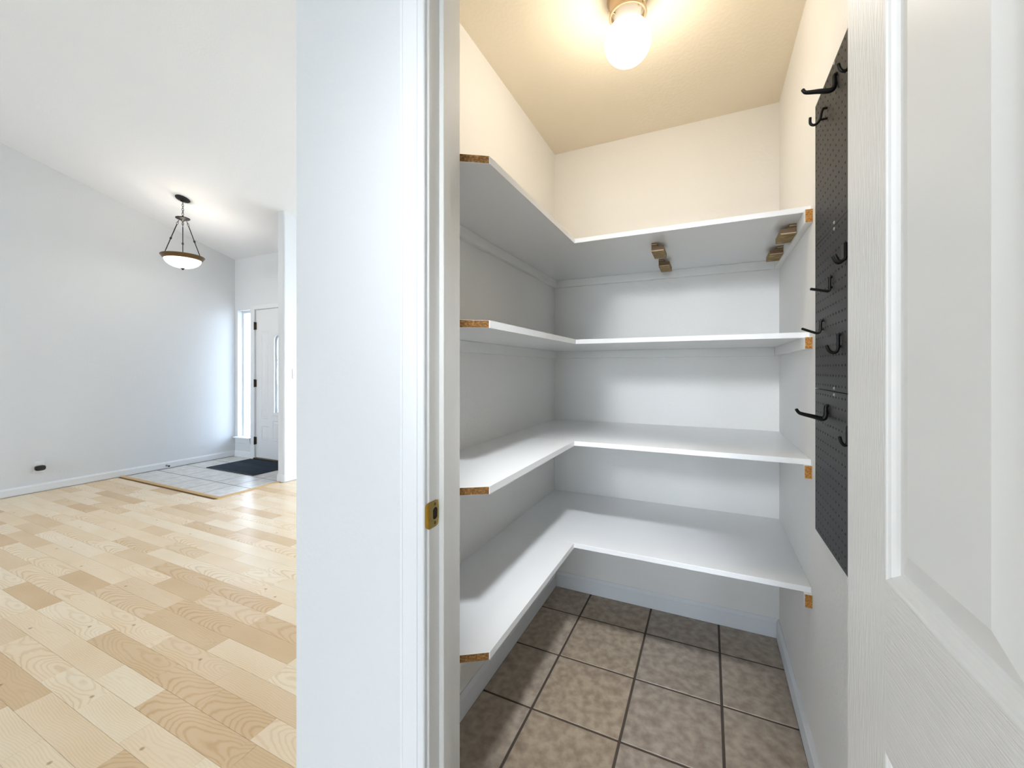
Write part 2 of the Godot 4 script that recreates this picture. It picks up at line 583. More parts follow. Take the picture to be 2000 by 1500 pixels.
	s.prism(board(0.013, 0.083, 0.006).call(func(t, h): return v(XW + t, h, DK)), Vector3(0, 0, -(DW - DK)))
	struct("baseboard_left", s, M.trim, "white baseboard along the long dining room wall", "baseboard")
	s = Shape.new()
	s.prism(board(0.013, 0.083, 0.0).call(func(t, h): return v(XW, h, DW - t)), Vector3(0.36, 0, 0))
	struct("baseboard_front", s, M.trim, "short white baseboard under the sidelight window", "baseboard")
	# round the wall end
	s = Shape.new()
	var inner := PackedVector3Array()
	inner.append(v(-4.155, 0, 5.1))
	for k in 7:
		var a := PI * 0.5 * k / 6.0
		inner.append(v(-4.175 + 0.02 * cos(a), 0, 3.01 - 0.02 * sin(a)))
	for k in 7:
		var a := PI * 0.5 * k / 6.0
		inner.append(v(-4.24 - 0.02 * sin(a), 0, 3.01 - 0.02 * cos(a)))
	inner.append(v(-4.26, 0, DW))
	var c := Vector3(-4.2075, 0, DK)
	for e in [[0.013, 0.006, 0.07], [0.006, 0.07, 0.083]]:
		for i in inner.size() - 1:
			var na := outward(inner, i)
			var nb := outward(inner, i + 1)
			var a0 := inner[i] + na * 0.013 + Vector3(0, e[1], 0)
			var b0 := inner[i + 1] + nb * 0.013 + Vector3(0, e[1], 0)
			var a1: Vector3 = inner[i] + na * (0.013 if e[1] < 0.05 else 0.005) + Vector3(0, e[2], 0)
			var b1: Vector3 = inner[i + 1] + nb * (0.013 if e[1] < 0.05 else 0.005) + Vector3(0, e[2], 0)
			s.quad_n(a0, b0, b1, a1, na, nb, nb, na)
			if e[1] > 0.05:
				s.quad(a1, b1, inner[i + 1] + Vector3(0, e[2], 0), inner[i] + Vector3(0, e[2], 0), Vector3.UP)
			else:
				s.quad(a0, b0, inner[i + 1] + Vector3(0, e[1], 0), inner[i] + Vector3(0, e[1], 0), Vector3.DOWN)
	struct("baseboard_middle", s, M.trim, "white baseboard bent around the narrow wall end", "baseboard")
	s = Shape.new()
	s.prism(board(0.0125, 0.084, 0.0).call(func(t, h): return v(XL + t, h, DI)), Vector3(0, 0, -(DB - DI)))
	struct("baseboard_pantry_left", s, M.trim, "white baseboard on the left pantry wall under the lowest shelf", "baseboard")
	s = Shape.new()
	s.prism(board(0.0125, 0.084, 0.0).call(func(t, h): return v(XL + 0.0125, h, DB - t)), Vector3(XR - XL - 0.025, 0, 0))
	struct("baseboard_pantry_back", s, M.trim, "white baseboard on the back pantry wall under the lowest shelf", "baseboard")
	s = Shape.new()
	s.prism(board(0.0125, 0.084, 0.0).call(func(t, h): return v(XR - t, h, DI)), Vector3(0, 0, -(DB - DI)))
	struct("baseboard_pantry_right", s, M.trim, "white baseboard on the right pantry wall, running towards the doorway", "baseboard")
	s = Shape.new()
	s.box(v(-40, -0.4, -40), v(40, -0.3, 44))
	struct("ground", s, M.lawn, "pale ground outside the house, seen through the windows", "ground")

func outward(p: PackedVector3Array, i: int) -> Vector3:
	var t := p[mini(i + 1, p.size() - 1)] - p[maxi(i - 1, 0)]
	return Vector3(t.z, 0, -t.x).normalized() * -1.0 if Vector3(t.z, 0, -t.x).dot(p[i] - Vector3(-4.2075, 0, -4.2)) < 0 else Vector3(t.z, 0, -t.x).normalized()

# outline of a baseboard as (distance from the wall, height), mapped by a function
func board(thick: float, high: float, low: float) -> Callable:
	var pts := [Vector2(0, low), Vector2(thick, low), Vector2(thick, high * 0.80), Vector2(thick * 0.86, high * 0.82), Vector2(thick * 0.72, high * 0.86), Vector2(thick * 0.45, high * 0.95), Vector2(thick * 0.3, high), Vector2(0, high)]
	return func(f: Callable):
		return PackedVector3Array(pts.map(func(p): return f.call(p.x, p.y)))

func window(called: String, xs: Vector2, hs: Vector2, d: float, deep: float, lights: int, label: String) -> void:
	var o := thing(called, label, "window", v((xs.x + xs.y) * 0.5, hs.x, d + deep * 0.5), "", "structure")
	var s := Shape.new(o.position)
	var f := 0.05
	var d0 := d + deep * 0.25
	var d1 := d + deep * 0.75
	s.box(v(xs.x, hs.x, d0), v(xs.x + f, hs.y, d1), 0.004)
	s.box(v(xs.y - f, hs.x, d0), v(xs.y, hs.y, d1), 0.004)
	s.box(v(xs.x + f, hs.x, d0), v(xs.y - f, hs.x + f, d1), 0.004)
	s.box(v(xs.x + f, hs.y - f, d0), v(xs.y - f, hs.y, d1), 0.004)
	obj("window_frame", s, M.trim, o)
	for k in range(1, lights):
		var x := lerpf(xs.x, xs.y, float(k) / lights)
		obj("mullion", boxes([[v(x - 0.03, hs.x + f, d0), v(x + 0.03, hs.y - f, d1)]], 0.004, o.position), M.trim, o)
	for k in lights:
		var a := lerpf(xs.x + f, xs.y - f, float(k) / lights) + (0.03 if k > 0 else 0.0)
		var b := lerpf(xs.x + f, xs.y - f, float(k + 1) / lights) - (0.03 if k < lights - 1 else 0.0)
		s = Shape.new(o.position)
		s.quad(v(a, hs.x + f, d + deep * 0.5), v(b, hs.x + f, d + deep * 0.5), v(b, hs.y - f, d + deep * 0.5), v(a, hs.y - f, d + deep * 0.5), Vector3.BACK)
		obj("pane", s, M.glass, o)

# ---------------------------------------------------------------- floors
func plank_mesh(length: float, variant: int, start: float) -> Shape:
	var s := Shape.new()
	add_plank(s, Vector3.ZERO, length, variant, start)
	return s

func add_plank(s: Shape, at: Vector3, length: float, variant: int, start: float) -> void:
	var w := 0.0966
	var g := 0.0002
	var b := 0.0005
	var t := 0.0007
	var x0 := at.x + g
	var x1 := at.x + length - g
	var z0 := at.z + g
	var z1 := at.z + w - g
	var y := at.y
	var u0 := start
	var u1 := start + length / 0.8
	var v0 := (variant + 0.04) / 6.0
	var v1 := (variant + 0.96) / 6.0
	var top := [Vector3(x0 + b, y, z0 + b), Vector3(x1 - b, y, z0 + b), Vector3(x1 - b, y, z1 - b), Vector3(x0 + b, y, z1 - b)]
	var low := [Vector3(x0, y - t, z0), Vector3(x1, y - t, z0), Vector3(x1, y - t, z1), Vector3(x0, y - t, z1)]
	var uv := [Vector2(u0, v0), Vector2(u1, v0), Vector2(u1, v1), Vector2(u0, v1)]
	s.quad_uv(top[0], top[1], top[2], top[3], Vector3.UP, uv[0], uv[1], uv[2], uv[3])
	var outs := [Vector3(0, 1, -1), Vector3(1, 1, 0), Vector3(0, 1, 1), Vector3(-1, 1, 0)]
	for k in 4:
		var l := (k + 1) % 4
		s.quad_uv(top[k], top[l], low[l], low[k], outs[k].normalized(), uv[k], uv[l], uv[l], uv[k])
		var dn := Vector3(0, -0.006, 0)
		s.quad_uv(low[k], low[l], low[l] + dn, low[k] + dn, Vector3(outs[k].x, 0, outs[k].z), uv[k], uv[l], uv[l], uv[k])

func build_floors() -> void:
	# laminate floor on its base
	var s := Shape.new()
	s.box(v(XW - 0.14, -0.06, DK - 0.12), v(3.12, -0.0055, DF))
	s.box(v(XW, -0.06, DF), v(-0.956, -0.0055, 5.2))
	s.box(v(-0.956, -0.06, DF), v(3.12, -0.02, 5.2))
	var floor_ := struct("floor", s, M.lam_base, "pale wood laminate floor of the dining room in staggered strips", "floor")
	s = Shape.new()
	for k in 24:
		for j in 3:
			add_plank_wide(s, v(XW + 0.013 + j * 3.0, 0.0, DK + k * 0.3 + 0.3), 3.0 if j < 2 else 3.02, 0.3, k + j)
	var far := obj("laminate_field", s, M.lam_2, floor_)
	far.set_meta("kind", "stuff")
	var rng := RandomNumberGenerator.new()
	rng.seed = 77
	var list := []
	var lens := [0.31, 0.40, 0.47, 0.55]
	var row := 0
	var d := 0.19
	while d < 5.1:
		# strips run from left to right; rows that end at the foyer tiles start further right
		var z0 := d
		var from := XW + 0.013
		if d + 0.0966 > 2.362:
			from = -4.205
		var x := from - rng.randf_range(0.0, 0.3)
		while x < -0.96:
			var kind := rng.randi() % 4
			var length: float = lens[kind]
			var a := maxf(x, from)
			var b := minf(x + length, -0.957)
			if d < DF - 0.09:
				b = minf(x + length, 0.2)
			if b - a > 0.03:
				var cut := absf(b - a - length) > 0.001
				list.append({"x": a, "d": z0, "len": b - a, "kind": kind if not cut else -1, "var": rng.randi() % 6, "tone": [0, 0, 1, 2, 2, 3][rng.randi() % 6], "start": 0.18 * (rng.randi() % 3)})
			x += length
		d += 0.0966
		row += 1
	# nearest strips that the doorway wall leaves in view come first
	var cs := cos(deg_to_rad(25.4))
	var sn := sin(deg_to_rad(25.4))
	for p in list:
		var mx: float = p.x + p.len * 0.5
		var md: float = p.d + 0.05
		var f := -mx * sn + md * cs
		var r := mx * cs + md * sn
		var seen := f > 0.3 and r / f > -1.35 and r / f < -0.5 and 0.94 * 1.23 / f < 1.1
		p.size = (p.len * 0.0966 / (f * f * f)) if seen else -absf(f)
	list.sort_custom(func(a, b): return a.size > b.size)
	var meshes := {}
	var rest := Shape.new()
	for i in list.size():
		var p: Dictionary = list[i]
		var at := v(p.x, 0.0, p.d + 0.0966)
		if i < 290 and p.size > 0.0:
			var key := "%d_%d_%.2f" % [p.kind, p.var, p.start]
			var mesh: Mesh
			if p.kind >= 0 and meshes.has(key):
				mesh = meshes[key]
			else:
				mesh = plank_mesh(p.len, p.var, p.start).st.commit()
				if p.kind >= 0:
					meshes[key] = mesh
			put("plank", mesh, M["lam_%d" % p.tone], floor_, at)
		else:
			add_plank(rest, at, p.len, p.var, p.start)
	var more := obj("far_planks", rest, M.lam_0, floor_)
	more.set_meta("kind", "stuff")

	# pantry tiles
	s = Shape.new()
	s.box(v(XL, -0.06, DF), v(XR, -0.0025, DB))
	var pf := struct("floor_pantry", s, M.grout, "taupe square tile floor of the pantry with dark grout", "floor")
	var xs := [XL + 0.0125, -0.5807, -0.2665, 0.0437, XR - 0.0125]
	var ds := [DF, 0.766, 1.0773, 1.388, 1.6963, 2.0085, DB - 0.0125]
	var g := 0.0044
	for i in xs.size() - 1:
		for j in ds.size() - 1:
			var ga := g if i > 0 else 0.0
			var gb := g if i < xs.size() - 2 else 0.0
			var gd := g if j < ds.size() - 2 else 0.0
			var a := v(xs[i] + ga, -0.01, ds[j] + g)
			s = Shape.new(a)
			s.box(a, v(xs[i + 1] - gb, 0.0, ds[j + 1] - gd), 0.0016)
			obj("tile", s, M["tile_%d" % ((i * 5 + j * 3) % 3)], pf, a)
	# foyer tiles
	s = Shape.new()
	s.box(v(XW, -0.055, 2.366), v(-4.216, 0.0, DW))
	s.box(v(-4.26, -0.055, 3.0), v(-4.216, 0.0, DW))
	var ff := struct("floor_foyer", s, M.foyer_grout, "light grey square tile floor of the foyer in front of the front door", "floor")
	xs = [XW + 0.013]
	for k in 6:
		xs.append(-5.7 + 0.3114 * k + (0.0))
	xs = [XW + 0.013, -5.99 + 0.21, -5.467, -5.155, -4.846, -4.535, -4.226]
	ds = [2.375, 2.694, 3.006, 3.318, DW]
	for i in xs.size() - 1:
		for j in ds.size() - 1:
			var a := v(xs[i] + 0.0038, -0.01, ds[j] + 0.0042)
			s = Shape.new(a)
			s.box(a, v(minf(xs[i + 1], -4.262 if ds[j] > 2.95 else 0.0) - 0.0038, 0.001, ds[j + 1] - 0.0042), 0.0006)
			obj("tile", s, M.foyer_tile, ff, a)
	# oak edging between laminate and foyer tiles
	s = Shape.new()
	var prof := [Vector2(-0.022, 0.0005), Vector2(-0.020, 0.007), Vector2(-0.012, 0.011), Vector2(0.012, 0.011), Vector2(0.020, 0.006), Vector2(0.021, 0.0015), Vector2(0.0, 0.0015)]
	s.prism(PackedVector3Array(prof.map(func(p): return v(XW + 0.013, p.y, 2.364 + p.x))), Vector3(-4.212 - XW - 0.013 + 0.022, 0, 0))
	s.prism(PackedVector3Array(prof.map(func(p): return v(-4.212 - p.x, p.y, 2.352))), Vector3(0, 0, -0.635))
	struct("trim_1", s, M.oak, "oak edging strip where laminate meets the foyer tiles", "trim")

func add_plank_wide(s: Shape, at: Vector3, length: float, wide: float, k: int) -> void:
	var a := at
	var b := at + Vector3(length, 0, 0)
	var c := at + Vector3(length, 0, wide)
	var d := at + Vector3(0, 0, wide)
	s.quad_uv(a + Vector3(0, -0.0015, 0), b + Vector3(0, -0.0015, 0), c + Vector3(0, -0.0015, 0), d + Vector3(0, -0.0015, 0), Vector3.UP, Vector2(0.1 * k, 0), Vector2(0.1 * k + length / 0.8, 0), Vector2(0.1 * k + length / 0.8, 0.5), Vector2(0.1 * k, 0.5))

# ---------------------------------------------------------------- doorway frame
func build_doorway() -> void:
	var o := thing("trim_2", "white painted door frame lining the pantry doorway", "door frame", v(0, 0, DF), "", "structure")
	var at := o.position
	obj("jamb", boxes([[v(XJ - 0.019, 0, DF), v(XJ, HJ + 0.019, DI)]], 0.0012, at), M.jamb, o)
	obj("jamb", boxes([[v(XK, 0, DF), v(XK + 0.019, HJ + 0.019, DI)]], 0.0012, at), M.jamb, o)
	obj("head_jamb", boxes([[v(XJ, HJ, DF), v(XK, HJ + 0.019, DI)]], 0.0012, at), M.jamb, o)
	obj("door_stop", boxes([[v(XJ, 0, 0.752), v(XJ + 0.0125, HJ, 0.780)]], 0.0015, at), M.jamb, o)
	obj("door_stop", boxes([[v(XK - 0.0125, 0, 0.752), v(XK, HJ, 0.780)]], 0.0015, at), M.jamb, o)
	obj("door_stop", boxes([[v(XJ + 0.0125, HJ - 0.0125, 0.752), v(XK - 0.0125, HJ, 0.780)]], 0.0015, at), M.jamb, o)
	# casing with a moulded face
	var prof := [Vector2(0.063, 0.0), Vector2(0.063, 0.012), Vector2(0.0615, 0.0145), Vector2(0.058, 0.016), Vector2(0.0535, 0.0165), Vector2(0.0525, 0.0155), Vector2(0.0515, 0.0165), Vector2(0.016, 0.0155), Vector2(0.0145, 0.0142), Vector2(0.006, 0.0125), Vector2(0.002, 0.0112), Vector2(0.0, 0.009), Vector2(0.0, 0.0)]
	var xi := XJ - 0.0045
	var c := thing("trim_3", "white moulded casing around the pantry doorway, beside the brass strike plate", "casing", v(xi, 0, DF), "", "structure")
	var s := Shape.new(c.position)
	s.prism(PackedVector3Array(prof.map(func(p): return v(xi - p.x, 0, DF - p.y))), Vector3(0, HJ + 0.0045, 0))
	obj("side_casing", s, M.trim, c)
	s = Shape.new(c.position)
	s.prism(PackedVector3Array(prof.map(func(p): return v(xi - 0.063, HJ + 0.0045 + p.x, DF - p.y))), Vector3(XK - XJ + 0.009 + 0.126, 0, 0))
	obj("head_casing", s, M.trim, c)
	s = Shape.new(c.position)
	s.prism(PackedVector3Array(prof.map(func(p): return v(XK + 0.0045 + p.x, 0, DF - p.y))), Vector3(0, HJ + 0.0045, 0))
	obj("side_casing", s, M.trim, c)
	# strike plate: flat plate with rounded ends, latch hole, two screws, and a curved lip
	var sp := thing("strike_plate", "brass strike plate with a latch hole on the left jamb of the pantry doorway", "strike plate", v(XJ, 0.918, 0.735))
	at = sp.position
	s = Shape.new(at)
	var X := XJ + 0.0012
	var d0 := 0.7185
	var d1 := 0.7505
	var h0 := 0.890
	var h1 := 0.947
	var hole := []
	for k in 16:
		var a := TAU * k / 16.0
		hole.append(Vector2(0.7375 + 0.0085 * cos(a) , 0.9185 + 0.0075 * sin(a) + (0.0055 if sin(a) >= 0 else -0.0055)))
	var outer := []
	for k in 16:
		var a := TAU * k / 16.0
		var q := Vector2(cos(a), sin(a))
		var m := maxf(absf(q.x), absf(q.y))
		outer.append(Vector2(lerpf(d0, d1, 0.5 + 0.5 * q.x / m), lerpf(h0, h1, 0.5 + 0.5 * q.y / m)))
	outer[2] = Vector2(d1 - 0.0025, h1 - 0.0025)
	outer[14] = Vector2(d1 - 0.0025, h0 + 0.0025)
	for k in 16:
		var l := (k + 1) % 16
		s.quad(v(X, outer[k].y, outer[k].x), v(X, outer[l].y, outer[l].x), v(X, hole[l].y, hole[l].x), v(X, hole[k].y, hole[k].x), Vector3.RIGHT)
		s.quad(v(X, outer[k].y, outer[k].x), v(X, outer[l].y, outer[l].x), v(XJ, outer[l].y, outer[l].x), v(XJ, outer[k].y, outer[k].x), v(0, outer[k].y - 0.9185, outer[k].x - 0.7345))
		s.quad(v(X, hole[k].y, hole[k].x), v(X, hole[l].y, hole[l].x), v(XJ, hole[l].y, hole[l].x), v(XJ, hole[k].y, hole[k].x), v(0, 0.9185 - hole[k].y, 0.737 - hole[k].x))
	obj("plate", s, M.brass, sp)
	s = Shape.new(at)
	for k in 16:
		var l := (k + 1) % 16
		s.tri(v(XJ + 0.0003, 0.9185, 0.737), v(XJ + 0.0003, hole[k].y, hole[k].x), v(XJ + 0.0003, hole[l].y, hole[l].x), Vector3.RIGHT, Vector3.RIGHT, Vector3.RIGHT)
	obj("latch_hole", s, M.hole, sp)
	s = Shape.new(at)
	var strip := []
	for k in 8:
		var a := k / 7.0
		var inset := 0.020 * a * a * a
		strip.append([X - 0.0105 * a * a, d0 - 0.013 * a, h0 + inset, h1 - inset])
	for k in 7:
		var p: Array = strip[k]
		var q: Array = strip[k + 1]
		s.quad(v(p[0], p[2], p[1]), v(q[0], q[2], q[1]), v(q[0], q[3], q[1]), v(p[0], p[3], p[1]), v(1, 0, -0.5))
		s.quad(v(p[0] - 0.001, p[2], p[1] + 0.0005), v(q[0] - 0.001, q[2], q[1] + 0.0005), v(q[0] - 0.001, q[3], q[1] + 0.0005), v(p[0] - 0.001, p[3], p[1] + 0.0005), v(-1, 0, 0.5))
	obj("curved_lip", s, M.brass_lip, sp)
	for h in [0.8985, 0.9385]:
		s = Shape.new(at)
		s.lathe(v(X, h, 0.737), PackedVector2Array([Vector2(0.0038, 0.0), Vector2(0.0034, 0.0007), Vector2(0.0012, 0.0008), Vector2(0.0, 0.0002)]), 14, Basis(Vector3.BACK, -PI / 2))
		obj("screw", s, M.screw_brass, sp)

# ---------------------------------------------------------------- pantry door, opened towards the room
func build_pantry_door() -> void:
	var o := thing("door_1", "open white panelled pantry door at the right, moulded with wood grain", "door", v(0.1706, 0.008, 0.705), "", "structure")
	o.rotation_degrees.y = 0.0
	var turn := deg_to_rad(1.8)
	# local axes: u from the hinge towards the camera, n out of the pantry-side face (to the left)
	var uu := Vector3(sin(turn), 0, cos(turn))
	var nn := Vector3(-cos(turn), 0, sin(turn))
	var P := func(u: float, h: float, n: float) -> Vector3: return uu * u + Vector3.UP * h + nn * n
	var W := 0.742
	var T := 0.035
	var H := 2.104
	var cols := [[0.121, 0.336], [0.406, 0.621]]
	var rows := [[0.227, 0.804], [0.991, 1.652], [1.775, 1.975]]
	# stiles
	for e in [[0.0, 0.121], [0.621, W]]:
		obj("stile", slab(P, e[0], e[1], 0.0, H, T, true), M.door_up, o)
	for e in [[0.0, 0.227], [0.804, 0.991], [1.652, 1.775], [1.975, H]]:
		obj("rail", slab(P, 0.121, 0.621, e[0], e[1], T, false), M.door_across, o)
	for r in rows:
		obj("mullion", slab(P, 0.336, 0.406, r[0], r[1], T, false), M.door_up, o)
	var prof := [Vector2(0, 0), Vector2(0.0014, -0.0004), Vector2(0.003, -0.0016), Vector2(0.0065, -0.003), Vector2(0.0095, -0.0062), Vector2(0.0125, -0.0088), Vector2(0.0165, -0.0094), Vector2(0.018, -0.0092), Vector2(0.043, -0.0028), Vector2(0.0445, -0.0024)]
	for c in cols:
		for r in rows:
			var s := Shape.new()
			for side in [0.0, -T]:
				var sg := 1.0 if side == 0.0 else -1.0
				var n0: Vector3 = nn * sg
				for k in prof.size() - 1:
					var p: Vector2 = prof[k]
					var q: Vector2 = prof[k + 1]
					var A := [P.call(c[0] + p.x, r[0] + p.x, side + sg * p.y), P.call(c[1] - p.x, r[0] + p.x, side + sg * p.y), P.call(c[1] - p.x, r[1] - p.x, side + sg * p.y), P.call(c[0] + p.x, r[1] - p.x, side + sg * p.y)]
					var B := [P.call(c[0] + q.x, r[0] + q.x, side + sg * q.y), P.call(c[1] - q.x, r[0] + q.x, side + sg * q.y), P.call(c[1] - q.x, r[1] - q.x, side + sg * q.y), P.call(c[0] + q.x, r[1] - q.x, side + sg * q.y)]
					for m in 4:
						var l := (m + 1) % 4
						s.quad(A[m], A[l], B[l], B[m], n0)
				var z: Vector2 = prof[prof.size() - 1]
				s.quad(P.call(c[0] + z.x, r[0] + z.x, side + sg * z.y), P.call(c[1] - z.x, r[0] + z.x, side + sg * z.y), P.call(c[1] - z.x, r[1] - z.x, side + sg * z.y), P.call(c[0] + z.x, r[1] - z.x, side + sg * z.y), n0)
			obj("raised_panel", s, M.door, o)

func slab(P: Callable, u0: float, u1: float, h0: float, h1: float, t: float, edged: bool) -> Shape:
	var s := Shape.new()
	var b := 0.0018 if edged else 0.0
	var a0 := u0 + (b if u0 == 0.0 else 0.0)
	var a1 := u1 - (b if u1 > 0.74 else 0.0)
	var nn: Vector3 = P.call(0, 0, 1)
	var uu: Vector3 = P.call(1, 0, 0)
	s.quad(P.call(a0, h0, 0), P.call(a1, h0, 0), P.call(a1, h1, 0), P.call(a0, h1, 0), nn)
	s.quad(P.call(a0, h0, -t), P.call(a1, h0, -t), P.call(a1, h1, -t), P.call(a0, h1, -t), -nn)
	if a0 != u0:
		s.quad(P.call(a0, h0, 0), P.call(u0, h0, -b), P.call(u0, h1, -b), P.call(a0, h1, 0), nn - uu)
		s.quad(P.call(a0, h0, -t), P.call(u0, h0, b - t), P.call(u0, h1, b - t), P.call(a0, h1, -t), -nn - uu)
	if a1 != u1:
		s.quad(P.call(a1, h0, 0), P.call(u1, h0, -b), P.call(u1, h1, -b), P.call(a1, h1, 0), nn + uu)
		s.quad(P.call(a1, h0, -t), P.call(u1, h0, b - t), P.call(u1, h1, b - t), P.call(a1, h1, -t), uu - nn)
	s.quad(P.call(u0, h0, -b), P.call(u0, h1, -b), P.call(u0, h1, b - t), P.call(u0, h0, b - t), -uu)
	s.quad(P.call(u1, h0, -b), P.call(u1, h1, -b), P.call(u1, h1, b - t), P.call(u1, h0, b - t), uu)
	s.quad(P.call(u0, h1, 0), P.call(u1, h1, 0), P.call(u1, h1, -t), P.call(u0, h1, -t), Vector3.UP)
	s.quad(P.call(u0, h0, 0), P.call(u1, h0, 0), P.call(u1, h0, -t), P.call(u0, h0, -t), Vector3.DOWN)
	return s

# ---------------------------------------------------------------- foyer
func build_foyer() -> void:
	# sidelight
	var o := thing("window_1", "narrow bright sidelight window beside the white front door", "window", v(-5.85, 0.262, DW), "", "structure")
	var at := o.position
	obj("window_frame", boxes([[v(-5.996, 0.262, DW + 0.072), v(-5.972, 2.05, DW + 0.11)], [v(-5.72, 0.262, DW + 0.072), v(-5.70, 2.05, DW + 0.11)], [v(-5.972, 2.02, DW + 0.072), v(-5.72, 2.05, DW + 0.11)], [v(-5.972, 0.262, DW + 0.072), v(-5.72, 0.29, DW + 0.11)]], 0.002, at), M.trim, o)
	var s := Shape.new(at)
	s.quad(v(-5.972, 0.29, DW + 0.09), v(-5.72, 0.29, DW + 0.09), v(-5.72, 2.02, DW + 0.09), v(-5.972, 2.02, DW + 0.09), Vector3.BACK)
	obj("pane", s, M.glass, o)
	s = Shape.new(at)
	s.box(v(-6.04, 0.262, DW - 0.045), v(-5.688, 0.281, DW + 0.0), 0.005)
	s.box(v(-5.995, 0.2625, DW), v(-5.701, 0.2805, DW + 0.072), 0.001)
	obj("window_sill", s, M.trim, o)
	s = Shape.new(at)
	s.prism(PackedVector3Array([v(-6.02, 0.261, DW), v(-6.02, 0.261, DW - 0.02), v(-6.02, 0.235, DW - 0.017), v(-6.02, 0.20, DW - 0.01), v(-6.02, 0.19, DW)]), Vector3(0.315, 0, 0))
	obj("apron", s, M.trim, o)
	# front door with its frame
	var f := thing("door_2", "white panelled front door with an arched leaded glass light", "door", v(-5.155, 0, DW), "", "structure")
	at = f.position
	obj("door_frame", boxes([[v(-5.70, 0, DW - 0.012), v(-5.616, 2.1, DW + 0.12)], [v(-4.694, 0, DW - 0.012), v(-4.62, 2.1, DW + 0.12)], [v(-5.616, 2.043, DW - 0.012), v(-4.694, 2.1, DW + 0.12)]], 0.003, at), M.trim, f)
	obj("threshold", boxes([[v(-5.616, 0.0, DW - 0.03), v(-4.694, 0.02, DW + 0.12)]], 0.004, at), M.hinge, f)
	# slab with an opening for the glass
	var fd := DW + 0.012
	var bd := fd + 0.044
	s = Shape.new(at)
	var xl := -5.61
	var xr := -4.70
	var gl := -5.226
	var gr := -5.084
	var gb := 0.65
	var gs := 1.609
	for pair in [[fd, -1.0], [bd, 1.0]]:
		var d: float = pair[0]
		var n := v(0, 0, pair[1])
		s.quad(v(xl, 0.022, d), v(gl, 0.022, d), v(gl, 2.038, d), v(xl, 2.038, d), n)
		s.quad(v(gr, 0.022, d), v(xr, 0.022, d), v(xr, 2.038, d), v(gr, 2.038, d), n)
		s.quad(v(gl, 0.022, d), v(gr, 0.022, d), v(gr, gb, d), v(gl, gb, d), n)
		var prev := Vector2(gl, gs)
		for k in range(1, 13):
			var a := PI - PI * k / 12.0
			var q := Vector2(-5.155 + 0.071 * cos(a), gs + 0.071 * sin(a))
			s.quad(v(prev.x, prev.y, d), v(q.x, q.y, d), v(q.x, 2.038, d), v(prev.x, 2.038, d), n)
			prev = q
	s.quad(v(xl, 0.022, fd), v(xl, 2.038, fd), v(xl, 2.038, bd), v(xl, 0.022, bd), Vector3.LEFT)
	s.quad(v(xr, 0.022, fd), v(xr, 2.038, fd), v(xr, 2.038, bd), v(xr, 0.022, bd), Vector3.RIGHT)
	s.quad(v(xl, 2.038, fd), v(xr, 2.038, fd), v(xr, 2.038, bd), v(xl, 2.038, bd), Vector3.UP)
	s.quad(v(xl, 0.022, fd), v(xr, 0.022, fd), v(xr, 0.022, bd), v(xl, 0.022, bd), Vector3.DOWN)
	obj("door_leaf", s, M.front_door, f)
	# raised moulding round the glass
	s = Shape.new(at)
	var loop := PackedVector3Array()
	loop.append(v(gl - 0.009, gb - 0.009, fd))
	for k in 17:
		var a := PI - PI * k / 16.0
		loop.append(v(-5.155 + 0.080 * cos(a), gs + 0.080 * sin(a), fd))
	loop.append(v(gr + 0.009, gb - 0.009, fd))
	s.tube(loop, PackedFloat32Array([0.010]), 8, true)
	s.box(v(gl - 0.04, gb - 0.048, fd - 0.012), v(gr + 0.04, gb - 0.026, fd + 0.002), 0.004)
	obj("glass_moulding", s, M.front_door, f)
	s = Shape.new(at)
	var gm := fd + 0.006
	s.quad(v(gl, gb, gm), v(gr, gb, gm), v(gr, gs, gm), v(gl, gs, gm), Vector3.BACK)
	for k in 12:
		var a := PI * k / 12.0
		var b := PI * (k + 1) / 12.0
		s.tri(v(-5.155, gs, gm), v(-5.155 + 0.071 * cos(a), gs + 0.071 * sin(a), gm), v(-5.155 + 0.071 * cos(b), gs + 0.071 * sin(b), gm), Vector3.BACK, Vector3.BACK, Vector3.BACK)
	var pane := obj("pane", s, M.glass, f)
	# leading
	s = Shape.new(at)
	for sg in [-1.0, 1.0]:
		var p1 := PackedVector3Array()
		for k in 25:
			var t := k / 24.0
			p1.append(v(-5.155 + sg * 0.045 * sin(t * PI * 3.0), lerpf(gb, gs + 0.05, t), gm - 0.002))
		s.tube(p1, PackedFloat32Array([0.0018]), 5)
	obj("leading", s, M.came, pane)
	# raised panels of the door
	for e in [[-5.49, -5.35, 0.56, 1.74], [-4.96, -4.82, 0.56, 1.74], [-5.49, -5.35, 0.27, 0.46], [-4.96, -4.82, 0.27, 0.46], [-5.26, -5.05, 0.27, 0.54]]:
		s = Shape.new(at)
		var pr := [Vector2(0, 0), Vector2(0.006, 0.004), Vector2(0.014, -0.003), Vector2(0.034, 0.0035)]
		for k in 3:
			var p: Vector2 = pr[k]
			var q: Vector2 = pr[k + 1]
			var A := [v(e[0] + p.x, e[2] + p.x, fd - 0.0006 - p.y), v(e[1] - p.x, e[2] + p.x, fd - 0.0006 - p.y), v(e[1] - p.x, e[3] - p.x, fd - 0.0006 - p.y), v(e[0] + p.x, e[3] - p.x, fd - 0.0006 - p.y)]
			var B := [v(e[0] + q.x, e[2] + q.x, fd - 0.0006 - q.y), v(e[1] - q.x, e[2] + q.x, fd - 0.0006 - q.y), v(e[1] - q.x, e[3] - q.x, fd - 0.0006 - q.y), v(e[0] + q.x, e[3] - q.x, fd - 0.0006 - q.y)]
			for m in 4:
				var l := (m + 1) % 4
				s.quad(A[m], A[l], B[l], B[m], Vector3.BACK)
